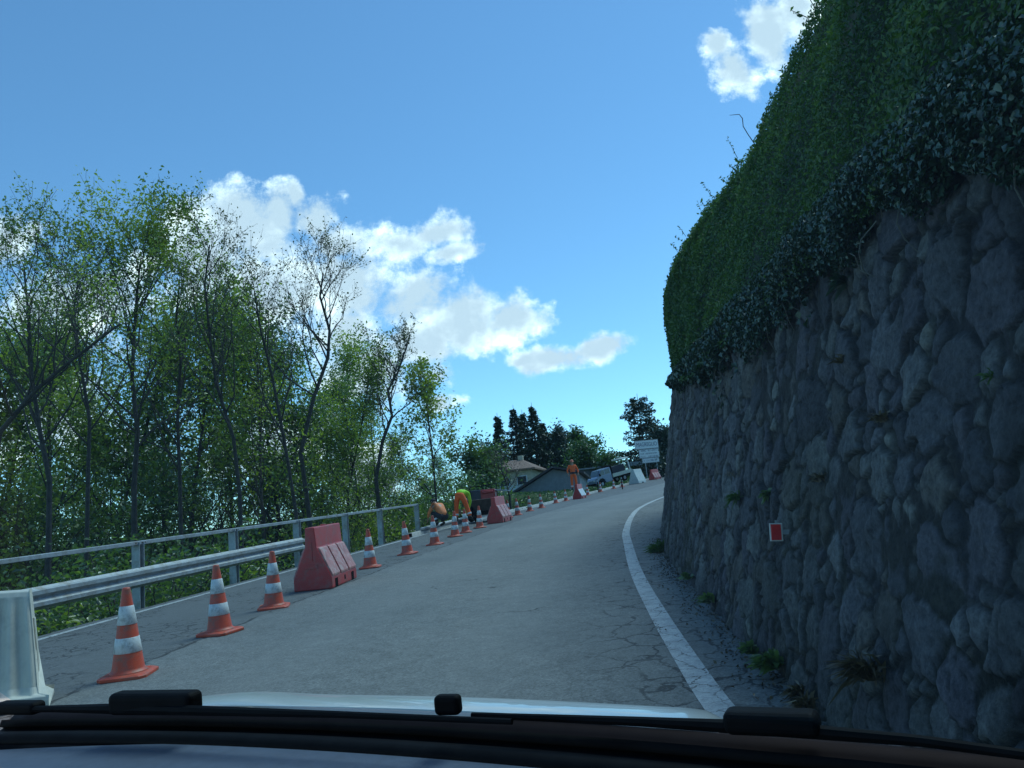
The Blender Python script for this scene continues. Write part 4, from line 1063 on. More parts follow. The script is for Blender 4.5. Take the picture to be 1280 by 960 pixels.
MB().box((-.3, .95, 1.0), (.72, .7, .62)).build('engine_housing', ink, dm, bevel=.05)
MB().box((.12, .75, 1.05), (.6, .62, .5)).box((.12, .5, 1.18), (.5, .3, .12)).build('engine_cover', redp, dm, bevel=.04)
MB().tube([(-.62, .5, .8), (-.62, .5, 1.45), (.5, .6, 1.5), (.5, .6, .8)], .025, 8).build('roll_bar', blackp, dm)
MB().box((.7, .8, 1.2), (.6, .5, .04), ry=R_(8)).build('canopy_panel', paint('pale_panel', (.3, .36, .42), .4), dm, bevel=.01)
for sx in (-1, 1):
    for yy_ in (-.55, .7):
        wv_ = MB().lathe([(.12, -.1), (.27, -.1), (.31, -.06), (.31, .06), (.27, .1), (.12, .1)], 20, (sx * .48, yy_, .31), axis='X').build('wheel', rubber, dm)
        MB().lathe([(.03, -.11), (.12, -.105), (.12, .105), (.03, .11)], 12, (sx * .48, yy_, .31), axis='X').build('rim', redp, wv_)
tag(dm, 'small site dumper with rusty tub and red engine cover behind the second red barrier', 'dumper')

# ------------------------------------------------------------------ trees
def tube_np(pts, rs, n, V, F):
    k = len(V); u = None; L_ = len(pts)
    for i in range(L_):
        t = pts[min(i + 1, L_ - 1)] - pts[max(i - 1, 0)]; t.normalize()
        if u is None: u = t.orthogonal().normalized()
        else: u = (u - t * u.dot(t)); u.normalize()
        v = t.cross(u)
        for j in range(n):
            a = 2 * PI * j / n; w_ = (u * math.cos(a) + v * math.sin(a)) * rs[i] + pts[i]; V.append((w_.x, w_.y, w_.z))
    for i in range(L_ - 1):
        for j in range(n):
            a = k + i * n + j; b = k + i * n + (j + 1) % n; F.append((a, b, b + n, a + n))
def grow(rd, trunk, r0, limbs, levels, ang=(25, 50), lenk=.55, wander=.18, upt=.12, kids=(3, 6), first=.25, limblen=.4, tipr=.006, twig=.5):
    """trunk: list of Vectors. returns V,F,leaf points"""
    V = []; F = []; LP = []
    H = sum((trunk[i + 1] - trunk[i]).length for i in range(len(trunk) - 1))
    def sample(pts, t):
        s = t * (len(pts) - 1); i = min(int(s), len(pts) - 2); return pts[i].lerp(pts[i + 1], s - i), (pts[i + 1] - pts[i]).normalized()
    r0 = r0 * .5; nn = len(trunk); tube_np(trunk, [r0 * (1 - .9 * i / (nn - 1)) ** .8 * (1.25 if i == 0 else 1) + .012 for i in range(nn)], 7, V, F)
    def br(p, d, L_, r, lv):
        n = 5 if lv == 1 else 4; pts = [p]; dd = d.copy(); rs = [r]
        for i in range(n):
            dd = (dd + Vector((rd.gauss(0, wander), rd.gauss(0, wander), rd.gauss(0, wander * .6) + upt))).normalized()
            pts.append(pts[-1] + dd * L_ / n); rs.append(max(tipr * .6, r * (1 - .8 * (i + 1) / n)))
        tube_np(pts, rs, 5 if lv == 1 else 3, V, F)
        if lv >= levels:
            for i in range(1, n + 1): LP.append(pts[i])
            return
        for k in range(rd.randint(*kids)):
            t = rd.uniform(.25, 1); q, td = sample(pts, t)
            ax = td.orthogonal(); ax.rotate(Matrix.Rotation(rd.uniform(0, 2 * PI), 3, td))
            nd = td.copy(); nd.rotate(Matrix.Rotation(R_(rd.uniform(*ang)), 3, ax)); 
            br(q, nd, L_ * lenk * rd.uniform(.7, 1.2), max(tipr, r * (1 - .75 * t) * .65), lv + 1)
        LP.append(pts[-1])
    for k in range(limbs):
        t = first + (1 - first) * ((k + rd.uniform(.2, .8)) / limbs); q, td = sample(trunk, t)
        az = rd.uniform(0, 2 * PI) if k % 2 == 0 else rd.uniform(0, 2 * PI)
        a_ = R_(rd.uniform(*ang) * (1.25 - .5 * t)); nd = Vector((math.cos(az) * math.sin(a_), math.sin(az) * math.sin(a_), math.cos(a_)))
        L_ = H * limblen * (1.15 - .75 * t) * rd.uniform(.75, 1.2); br(q, nd, L_, r0 * (1 - .8 * t) * .55 + .008, 1)
    return V, F, LP
def make_tree(name, base, seed, trunk=None, H=12, r0=.14, limbs=14, levels=3, leafn=3, leafs=.12, spread=.18, lmat=None, bmat=None, label='', cat='tree', group=None, lean=0, **kw):
    rd = random.Random(seed); rg = np.random.default_rng(seed)
    base = Vector(base)
    if trunk is None:
        trunk = [Vector((0, 0, 0))]; d = Vector((rd.gauss(0, .05) + lean, rd.gauss(0, .05), 1)).normalized()
        for i in range(8):
            d = (d + Vector((rd.gauss(0, .06), rd.gauss(0, .06), .05))).normalized(); trunk.append(trunk[-1] + d * H / 8)
    V, F, LP = grow(rd, trunk, r0, limbs, levels, **kw)
    root = empty(name, tuple(base))
    fmesh('trunk', V, np.array(F), bmat or bark, root)
    if leafn:
        L0 = np.array([tuple(p) for p in LP]); P = np.repeat(L0, leafn, 0) + rg.normal(0, spread, (len(L0) * leafn, 3))
        tone = np.clip(.5 + .35 * np.sin(P[:, 0] * 1.7 + P[:, 2] * 1.3) + rg.normal(0, .25, len(P)), 0, 1)
        V, F, C = leaves(P, np.tile((0, 0, .8), (len(P), 1)), leafs, .6, jit=.9, tone=tone, rg=rg, fold=.15)
        fmesh('crown', V, F, lmat or leaf_spring, root, col=C)
    tag(root, label, cat, group); return root
def grd(px, dep):
    """ground point under the bearing of an image column at a depth"""
    p = at(px, 640, dep); return Vector((p.x, p.y, terr(p.x, p.y) - .1))
def ptrunk(base, pix, dep):
    return [Vector((0, 0, 0))] + [at(x, y + max(0, 600 - y) * LOW, dep) - base for x, y in pix]

LOW = .15
T_FRONT = 'bare spring trees in front of the wood'
bb = grd(392, 26)
# the big forked bare tree
tk = ptrunk(bb, [(386, 640), (376, 560), (392, 480), (410, 420), (412, 380), (400, 330), (404, 296)], 26)
make_tree('deciduous_tree', bb, 11, tk, r0=.16, limbs=15, levels=3, leafn=1, leafs=.08, spread=.05, lmat=leaf_bud, first=.42, limblen=.30, kids=(4, 6), upt=.10, ang=(30, 55), label='tallest bare forked tree with budding twigs against the cloud, left of centre')
LOW = .2
bb = grd(480, 29)
tk = ptrunk(bb, [(470, 600), (478, 540), (490, 500), (485, 460), (498, 430), (505, 400)], 29)
make_tree('deciduous_tree', bb, 12, tk, r0=.14, limbs=16, levels=3, leafn=1, leafs=.09, spread=.05, lmat=leaf_bud, first=.38, limblen=.26, kids=(4, 6), label='slim bent budding tree standing right of the tallest forked tree')
LOW = .13
bb = grd(372, 25)
tk = ptrunk(bb, [(370, 640), (355, 540), (340, 450), (325, 380), (318, 330)], 25)
make_tree('deciduous_tree', bb, 13, tk, r0=.12, limbs=15, levels=3, leafn=1, leafs=.085, spread=.05, lmat=leaf_bud, first=.35, limblen=.28, kids=(3, 6), label='thin bare tree leaning left just left of the tallest forked tree')
bb = grd(300, 24)
tk = ptrunk(bb, [(300, 620), (292, 540), (270, 460), (262, 390), (256, 320), (262, 262)], 24)
make_tree('deciduous_tree', bb, 14, tk, r0=.12, limbs=17, levels=3, leafn=1, leafs=.08, spread=.05, lmat=leaf_bud, first=.35, limblen=.28, kids=(4, 6), label='nearly leafless tree with fine upright twigs against the left end of the cloud')
# leafy ones on the left
LOW = .25
bb = grd(165, 23)
tk = ptrunk(bb, [(168, 600), (172, 520), (165, 430), (168, 350), (172, 280), (175, 240)], 23)
make_tree('deciduous_tree', bb, 15, tk, r0=.15, limbs=22, levels=3, leafn=3, leafs=.12, spread=.11, first=.25, limblen=.30, kids=(4, 6), label='leafy fresh green tree with a pointed top, highest in the left third')
bb = grd(60, 20)
tk = ptrunk(bb, [(62, 600), (50, 520), (40, 430), (36, 330), (30, 250)], 20)
make_tree('deciduous_tree', bb, 16, tk, r0=.13, limbs=18, levels=3, leafn=2, leafs=.09, spread=.07, first=.3, limblen=.30, kids=(4, 6), label='tall thin tree with small yellow green leaves near the left border')
bb = grd(-15, 18)
tk = ptrunk(bb, [(-12, 600), (0, 520), (45, 450), (90, 400), (150, 340)], 18)
make_tree('deciduous_tree', bb, 17, tk, r0=.14, limbs=14, levels=3, leafn=1, leafs=.09, spread=.08, first=.45, limblen=.28, kids=(3, 5), label='bare tree at the left border whose trunk leans far to the right')
bb = grd(105, 21)
make_tree('deciduous_tree', bb, 18, ptrunk(bb, [(110, 600), (112, 500), (100, 400), (92, 320), (98, 262)], 21), r0=.1, limbs=15, levels=3, leafn=1, leafs=.1, spread=.05, first=.3, limblen=.28, kids=(4, 6), label='slim upright tree between the left border tree and the pointed leafy tree')
bb = grd(225, 25)
make_tree('deciduous_tree', bb, 19, ptrunk(bb, [(225, 600), (222, 500), (226, 400), (220, 330), (224, 280)], 25), r0=.12, limbs=18, levels=3, leafn=2, leafs=.11, spread=.1, first=.2, limblen=.30, kids=(4, 6), label='green leafy tree right beside the pointed leafy tree')
LOW = .1
bb = grd(545, 31)
make_tree('deciduous_tree', bb, 20, ptrunk(bb, [(545, 620), (540, 560), (535, 510), (530, 470)], 31), r0=.08, limbs=15, levels=3, leafn=3, leafs=.15, spread=.15, first=.15, limblen=.42, kids=(3, 5), lmat=leaf_spring, label='small airy tree with big young leaves, rightmost of the wood')
# middle of the wood: leafy trees, one of each of three kinds then copies
WOOD = 'leafy trees deep in the wood left of the road'
LW = 'leafy green tree deep in the wood behind the bare front trees'
protos = []
for sd_k, (h_, ln_, ls_, mt_) in enumerate([(12, 5, .17, leaf_spring), (10.5, 5, .16, leaf_mid), (13, 3, .15, leaf_spring)]):
    pr_ = make_tree('deciduous_tree', grd((430, 350, 210)[sd_k], (31, 33, 32)[sd_k]), 40 + sd_k, None, H=h_, r0=.16, limbs=22, levels=3, leafn=ln_, leafs=ls_, spread=.26, lmat=mt_, first=.12, limblen=.36, kids=(3, 5), label=LW, group=WOOD)
    protos.append(pr_)
wood = [(-60, 26, 0), (0, 30, 1), (50, 27, 2), (135, 29, 0), (250, 29, 1), (285, 34, 0), (330, 28, 2), (385, 35, 1), (440, 38, 1), (475, 34, 2),
        (120, 42, 0), (515, 40, 1), (400, 44, 0), (-120, 32, 1), (230, 46, 2), (555, 44, 1), (-40, 44, 2)]
tops = lambda px: np.interp(px, [-150, 0, 130, 230, 330, 430, 470, 520, 580], [400, 390, 375, 385, 375, 430, 480, 545, 575])
for i, (px, dep, k) in enumerate(wood):
    b_ = grd(px, dep); tp_ = at(px, float(tops(px)) + random.uniform(-12, 30), dep); h_ = tp_.z - b_.z
    H_ = (12, 10.5, 13)[k] * 1.12; s_ = max(.35, min(1.35, h_ / H_))
    dup(protos[k], b_, (0, 0, random.uniform(0, 6.28)), (s_ * 1.05, s_ * 1.05, s_))
for px, dep, ty in [(-30, 38, 600), (30, 44, 575), (75, 38, 590), (115, 46, 560), (160, 39, 585), (200, 45, 560), (245, 40, 580), (290, 46, 560), (335, 40, 575), (375, 46, 560), (420, 41, 570), (455, 46, 575), (495, 42, 590), (530, 47, 600)]:
    b_ = grd(px, dep); h_ = at(px, ty, dep).z - b_.z; s_ = h_ / 11.8
    dup(protos[1], b_, (0, 0, random.uniform(0, 6.28)), (max(s_, .62) * 1.1, max(s_, .62) * 1.1, s_))
for k, px_, dep_ in ((0, 430, 31), (1, 350, 33), (2, 210, 32)):
    b_ = Vector(protos[k].location); h_ = at(px_, float(tops(px_)), dep_).z - b_.z; s_ = h_ / ((12, 10.5, 13)[k] * 1.12); protos[k].scale = (s_, s_, s_)

# shrubs behind the rail
def make_shrub(seed, lmat, n=1500, ls=.13):
    rd = random.Random(seed); rg = np.random.default_rng(seed); root = empty('shrub'); V = []; F = []; LP = []
    for k in range(26):
        az = rd.uniform(0, 2 * PI); a_ = R_(rd.uniform(5, 60)); d = Vector((math.cos(az) * math.sin(a_), math.sin(az) * math.sin(a_), math.cos(a_)))
        p = Vector((rd.gauss(0, .15), rd.gauss(0, .15), 0)); pts = [p]
        for i in range(5):
            d = (d + Vector((rd.gauss(0, .2), rd.gauss(0, .2), rd.gauss(.0, .15)))).normalized(); pts.append(pts[-1] + d * rd.uniform(.25, .5))
        tube_np(pts, [.02, .016, .012, .01, .008, .005], 4, V, F)
        for q in pts[1:]: LP += [q] * 3
    fmesh('stem', V, np.array(F), bark, root)
    L0 = np.array([tuple(p) for p in LP]); P = L0[rg.integers(0, len(L0), n)] + rg.normal(0, .2, (n, 3)); P[:, 2] = np.abs(P[:, 2])
    V, F, C = leaves(P, np.tile((0, -.2, .8), (n, 1)), ls * .72, .6, jit=.8, rg=rg); fmesh('foliage', V, F, lmat, root, col=C); return root
SH = 'shrubs filling the slope behind the guard rail'
sp_ = [make_shrub(61, leaf_mid, 3400), make_shrub(62, leaf_spring, 2800), make_shrub(63, leaf_mid, 3600, .11)]
for s in sp_: tag(s, 'green shrub in the undergrowth below the guard rail', 'shrub', SH)
rs = random.Random(5); shr = []
for i in range(84):
    s = rs.uniform(-12, 24); o = rs.choice((1.3, 2.2, 3.4, 5, 7.5, 10)) + rs.uniform(-.4, .4)
    q = P1 + dr * s; x = q[0] - dr[1] * o; y = q[1] + dr[0] * o; shr.append((x, y, (rs.uniform(.5, .75) if o < 2 else rs.uniform(.9, 1.7) if o < 6 else rs.uniform(1.6, 2.3))))
for k in range(14):
    p = at(rs.uniform(540, 600), 640, rs.uniform(38, 46)); shr.append((p.x, p.y, rs.uniform(1.0, 1.9)))
for i, (x, y, s_) in enumerate(shr):
    lo = (x, y, terr(x, y) - .1); ro = (0, 0, rs.uniform(0, 6.28)); scl = (s_ * 1.2, s_ * 1.2, s_)
    if i < 3: sp_[i].location = lo; sp_[i].rotation_euler = ro; sp_[i].scale = scl
    else: dup(sp_[i % 3], lo, ro, scl)
# ground cover behind the kerb
ng = 26000; s_ = rng.uniform(-16, 26, ng); o_ = np.abs(rng.normal(0, 2.8, ng)) + .12
q = P1 + dr * s_[:, None] ; xx = q[:, 0] - dr[1] * o_; yyv = q[:, 1] + dr[0] * o_
# heights through the edge table
idx = np.array([edge_info(a, b_)[0] for a, b_ in zip(xx[::1], yyv[::1])]); dd = -((np.stack([xx, yyv], 1) - LEs[idx]) * LEn[idx]).sum(1)
zz = G(LEs[idx, 0], LEs[idx, 1]) + rel(dd, LEs[idx, 1]); kp = dd > .3
P = np.stack([xx, yyv, zz + rng.uniform(0, .22, ng) * np.clip(dd, 0, 1)], 1)[kp]
V, F, C = leaves(P, np.tile((0, -.2, .7), (len(P), 1)), .08, .5, jit=.8); tag(fmesh('ground_cover', V, F, leafmat('cover_leaf', (.03, .06, .02), (.08, .12, .04), .35), col=C), 'ground cover', 'ground cover', kind='stuff')
# grass on the far bank
ng = 9000; s_ = rng.uniform(50, 84, ng); ii = np.array([int(np.argmin(np.abs(LEs[:, 1] - v))) for v in s_]); o_ = rng.uniform(.35, 8, ng)
P = LEs[ii] - LEn[ii] * o_[:, None] + rng.normal(0, .15, (ng, 2)); zz = G(LEs[ii, 0], LEs[ii, 1]) + rel(o_, LEs[ii, 1]); P = np.concatenate([P, (zz + rng.uniform(0, .12, ng))[:, None]], 1)
V, F, C = leaves(P, np.tile((0, -.6, .4), (ng, 1)), .26, .3, jit=.5); tag(fmesh('bank_grass', V, F, grass_blade, col=C), 'grass on the bank', 'grass', kind='stuff')

# ---- background trees
def conifer(px, py_top, dep, hgt, wid, seed, label, py_off=0, droop=.25, lmat=leaf_dark, group=None, whorls=34, name='conifer_tree', shape=1.):
    tp_ = at(px, py_top, dep); base = Vector((tp_.x, tp_.y, tp_.z - hgt)); rd = random.Random(seed); rg = np.random.default_rng(seed); V = []; F = []; LP = []; DD = []
    root = empty(name, tuple(base)); tube_np([Vector((0, 0, hgt * t)) for t in (0, .3, .6, .85, 1)], [.28, .2, .13, .06, .02], 7, V, F)
    for w_ in range(whorls):
        t = .1 + .88 * (w_ / whorls); z = hgt * t; L0 = wid * (1 - t) ** shape * rd.uniform(.75, 1.15) + .25
        for k in range(rd.randint(5, 7)):
            az = rd.uniform(0, 2 * PI); L_ = L0 * rd.uniform(.55, 1.15); d = Vector((math.cos(az), math.sin(az), .18 - droop * rd.uniform(.4, 1)))
            pts = [Vector((0, 0, z)) + d * L_ * u_ + Vector((0, 0, -.10 * L_ * u_ * u_ + .06 * L_ * u_ ** 3)) for u_ in (0, .35, .7, 1)]
            tube_np(pts, [.05, .035, .02, .01], 3, V, F)
            for _ in range(int(14 + L_ * 16)):
                u_ = rd.uniform(.15, 1) ** .8; p = pts[0].lerp(pts[3], u_); side = Vector((-math.sin(az), math.cos(az), 0)) * rd.gauss(0, .16 * L_ * (1.1 - u_) + .12)
                LP.append(tuple(p + side + Vector((0, 0, rd.gauss(-.1, .15)))))
    fmesh('trunk', V, np.array(F), bark, root); P = np.array(LP)
    V, F, C = leaves(P, np.tile((0, 0, 1.), (len(P), 1)), .42, .4, jit=.45, rg=rg, droop=.5); fmesh('crown', V, F, lmat, root, col=C); tag(root, label, 'tree', group)
conifer(621, 516, 92, 15, 3.4, 71, 'slender pale conifer, leftmost of the group above the house roof')
conifer(641, 506, 95, 17, 5., 72, 'dark dense conifer standing directly above the tiled house roof')
conifer(652, 512, 99, 17, 5., 75, 'dark conifer half hidden between the two tallest conifers')
conifer(664, 503, 92, 17, 5., 73, 'tallest pointed dark conifer above the shed ridge')
conifer(676, 524, 96, 16, 4.8, 76, 'lower dark conifer on the right slope of the conifer group')
conifer(796, 492, 88, 15, 5.4, 74, 'broad dark cedar behind the pickup truck and the town sign', droop=.1, whorls=28, shape=.6)
def roundtree(px, py_top, dep, hgt, seed, label, lmat, wide=1., n=7, ls=.34):
    tp_ = at(px, py_top, dep); base = Vector((tp_.x, tp_.y, tp_.z - hgt))
    o = make_tree('deciduous_tree', base, seed, None, H=hgt * .86, r0=.2, limbs=22, levels=2, leafn=n, leafs=ls, spread=.38, lmat=lmat, first=.12, limblen=.38 * wide, kids=(5, 8), label=label)
    return o
roundtree(736, 534, 98, 11, 81, 'rounded bright green tree above the standing worker', leaf_far, 1.1, 12)
roundtree(705, 544, 102, 12, 82, 'dark green broad tree between the conifers and the bright green tree', leaf_dark, 1.3, 14)
roundtree(690, 545, 96, 12, 83, 'dark green tree directly behind the grey shed ridge', leaf_dark, 1.3, 14)
roundtree(722, 556, 84, 9, 86, 'paler low green tree right behind the standing worker', leaf_far, 1.3, 10)
roundtree(760, 572, 80, 7, 87, 'low light green bush like tree behind the truck cab', leaf_far, 1.3, 9)
roundtree(590, 556, 70, 11, 84, 'mid green tree at the right end of the wood, left of the house', leaf_mid, 1.3, 10)
roundtree(607, 562, 86, 11, 85, 'dark green tree just left of the house roof', leaf_dark, 1.2, 12)
roundtree(818, 535, 80, 9, 88, 'small dark tree showing beside the top of the wall corner', leaf_dark, 1., 10)
LOW = 0
bb = at(638, 636, 44); bb.z = terr(bb.x, bb.y)
make_tree('deciduous_tree', bb, 91, ptrunk(bb, [(637, 620), (633, 604), (628, 590), (626, 576)], 44), r0=.13, limbs=12, levels=3, leafn=1, leafs=.07, spread=.06, lmat=dry_stalk, first=.3, limblen=.5, ang=(35, 65), label='small dark bare tree in front of the house by the second red barrier')

# ------------------------------------------------------------------ house and shed
def hip_house(px, py, dep, wd, dp, eave, ridge, yaw, label):
    p = at(px, py, dep); zt = p.z; root = empty('house', (p.x, p.y, zt - ridge), (0, 0, yaw))
    cream = paint('cream_render', (.42, .38, .29), .85, var=.1, scale=2); tile = paint('terracotta_tiles', (.22, .13, .095), .85, var=.4, scale=7); white = paint('white_render', (.5, .55, .58), .8, var=.1)
    MB().box((0, 0, eave / 2 - 2), (wd, dp, eave + 4)).build('wall', cream, root)
    o = .5; m = MB(); rl = wd * .22
    m.add([(-wd / 2 - o, -dp / 2 - o, eave), (wd / 2 + o, -dp / 2 - o, eave), (wd / 2 + o, dp / 2 + o, eave), (-wd / 2 - o, dp / 2 + o, eave), (-rl, 0, ridge), (rl, 0, ridge),
           (-wd / 2 - o, -dp / 2 - o, eave - .15), (wd / 2 + o, -dp / 2 - o, eave - .15), (wd / 2 + o, dp / 2 + o, eave - .15), (-wd / 2 - o, dp / 2 + o, eave - .15)],
          [(0, 1, 5, 4), (1, 2, 5), (2, 3, 4, 5), (3, 0, 4), (9, 8, 7, 6), (0, 6, 7, 1), (1, 7, 8, 2), (2, 8, 9, 3), (3, 9, 6, 0)])
    rf = m.build('roof', tile, root)
    MB().box((wd * .2, 0, ridge - .1), (.5, .5, 1.0)).build('chimney', cream, rf)
    glass = paint('window_glass', (.03, .04, .05), .1)
    for x in (-wd * .32, 0., wd * .32):
        f = MB().box((x, -dp / 2 - .02, eave - 1.3), (1.1, .06, 1.3)).build('window', white, root); MB().box((x, -dp / 2 - .055, eave - 1.3), (.9, .02, 1.1)).build('pane', glass, f)
    MB().box((wd * .3, -dp / 2 - .7, eave - 2.5), (wd * .5, 1.4, .2)).box((wd * .3, -dp / 2 - 1.35, eave - 2.0), (wd * .5, .08, .8)).build('balcony', white, root)
    tag(root, label, 'house'); return root
hip_house(638, 576, 80, 5.6, 6, 3.7, 4.9, R_(-14), 'cream house with a terracotta tiled hip roof behind the bare small tree')
# grey shed with a mono gable seen from the road
pt = at(691, 585, 58); base_z = pt.z - 3.7
sh_ = empty('shed', (pt.x, pt.y, base_z), (0, 0, R_(-8)))
shw = paint('grey_block_wall', (.23, .25, .26), .85, var=.15, scale=3, bump=.2); shr_ = paint('slate_sheet_roof', (.045, .042, .045), .7, var=.3, scale=5); beige = paint('beige_door', (.36, .35, .28), .7, var=.1)
MB().prism([(-3.4, -1.5), (1.9, -1.5), (1.9, 3.1), (0, 3.6), (-3.4, 1.9)], 0, 9).build('wall', shw, sh_)
for a_, b_ in (((-3.9, 1.74), (0.0, 3.68)), ((0.0, 3.68), (2.3, 3.05))):
    d = Vector((b_[0] - a_[0], b_[1] - a_[1])).normalized(); nx, nz_ = -d.y * .14, d.x * .14
    MB().prism([a_, b_, (b_[0] + nx, b_[1] + nz_), (a_[0] + nx, a_[1] + nz_)], -.45, 9.4).build('roof', shr_, sh_)
dr_ = MB().box((-2.1, -.03, .85), (.8, .06, 2.0)).build('door', beige, sh_); MB().box((-2.1, -.07, 1.3), (.3, .03, .7)).build('door_pane', blackp, dr_)
for x in (-1.1, .9):
    f_ = MB().box((x, -.02, 1.5), (.28, .06, 1.1)).build('window', beige, sh_); MB().box((x, -.055, 1.5), (.2, .02, 1.0)).build('pane', blackp, f_)
tag(sh_, 'low grey shed with dark sloping roof left of the standing worker', 'shed')
# second building piece right behind worker: long grey wall
pt = at(731, 586, 80); gw = empty('outbuilding', (pt.x, pt.y, pt.z - 3.4), (0, 0, R_(-10)))
MB().box((0, 2, 1.2), (4.2, 4, 4.2)).build('wall', paint('dark_render', (.10, .11, .12), .9, var=.2, scale=3), gw); MB().box((0, 1.9, 3.37), (4.7, 4.6, .14)).build('roof', paint('grey_roof_sheet', (.22, .23, .24), .6), gw)
MB().box((.6, -.02, 1.0), (1.2, .08, 1.9)).build('door', paint('dark_door', (.03, .03, .035), .6), gw)
tag(gw, 'small flat roofed grey outbuilding partly hidden by the standing worker', 'shed')

# ------------------------------------------------------------------ pickup truck
pt = at(763, 603, 70); tr = empty('pickup_truck', (pt.x, pt.y, terr(pt.x, pt.y) + .1), (0, R_(-10), R_(28))); tr.scale = (.8, .8, .84); print('truck', pt, terr(pt.x, pt.y))
# local: length along X (front = -X), side facing -Y is seen
blue = paint('blue_grey_paint', (.14, .19, .29), .3, var=.08, coat=.4); cream = paint('cream_dropside', (.55, .53, .42), .6, var=.1); glassd = paint('truck_glass', (.08, .11, .13), .08); dark_load = paint('dark_load', (.03, .03, .04), .8)
cabp = [(-2.45, .45), (-2.45, .95), (-2.3, 1.12), (-1.95, 1.25), (-1.45, 1.85), (-.2, 1.92), (-.12, 1.8), (-.12, .4), (-1.1, .4), (-1.2, .75), (-1.45, .92), (-1.75, .92), (-2.0, .75), (-2.1, .45)]
MB().prism(cabp, -.9, .9, 'Y').build('cab', blue, tr, bevel=.05)
for pts_ in ([(-1.82, 1.27), (-1.42, 1.76), (-1.05, 1.78), (-1.05, 1.27)], [(-.95, 1.27), (-.95, 1.78), (-.3, 1.8), (-.3, 1.27)]):
    for y_ in (-.905, .905): MB().prism(pts_, y_ - .012, y_ + .012, 'Y').build('side_window', glassd, tr)
m = MB(); m.add([(-1.93, -.78, 1.29), (-1.93, .78, 1.29), (-1.49, .72, 1.82), (-1.49, -.72, 1.82)], [(0, 1, 2, 3)]); q_ = m.build('windscreen', glassd, tr); q_.location = (-.02, 0, .012); s_ = q_.modifiers.new('s', 'SOLIDIFY'); s_.thickness = .01
for y_ in (-.66, .66): MB().box((-2.46, y_, .85), (.04, .3, .16)).build('headlight', paint('lamp_glass', (.6, .62, .6), .15), tr, bevel=.01)
MB().box((-2.5, 0, .5), (.16, 1.8, .2)).build('bumper', blackp, tr, bevel=.03)
MB().box((1.25, 0, .62), (2.9, 1.7, .12)).build('chassis', blackp, tr)
for y_ in (-.95, .95): MB().box((1.3, y_, .92), (2.7, .05, .38)).build('drop_side', cream, tr, bevel=.008)
MB().box((2.66, 0, .92), (.05, 1.85, .38)).build('tailgate', cream, tr, bevel=.008)
MB().box((.02, 0, 1.5), (.06, 1.8, 1.1)).build('headboard', blackp, tr)
MB().tube([(.1, -.85, 1.1), (.1, -.85, 2.05), (2.3, -.85, 2.05)], .03, 6).tube([(.1, .85, 1.1), (.1, .85, 2.05), (2.3, .85, 2.05)], .03, 6).build('load_frame', blackp, tr)
ld = MB().box((1.05, 0, 1.42), (1.9, 1.5, .85)).build('load', dark_load, tr, bevel=.06)
MB().tube([(2.55, -.85, 1.1), (2.55, -.85, 2.35), (1.6, -.85, 2.42)], .09, 6).tube([(2.55, .85, 1.1), (2.55, .85, 2.35), (1.6, .85, 2.42)], .09, 6).box((2.05, 0, 2.42), (1.0, 1.7, .12)).build('rear_frame', paint('white_frame', (.6, .62, .58), .5), tr)
for x_ in (-1.6, 1.55):
    for y_ in (-.78, .78):
        wl = MB().lathe([(.18, -.11), (.33, -.11), (.37, -.07), (.37, .07), (.33, .11), (.18, .11)], 20, (x_, y_, .37), axis='Y').build('wheel', rubber, tr)
        MB().lathe([(.03, -.115), (.18, -.11), (.18, .11), (.03, .115)], 12, (x_, y_, .37), axis='Y').build('rim', galv, wl)
MB().box((-1.75, -1.0, 1.35), (.12, .18, .26)).build('wing_mirror', blackp, tr, bevel=.02)
tag(tr, 'blue grey crew cab pickup with cream drop sides parked nose down on the bank', 'truck')

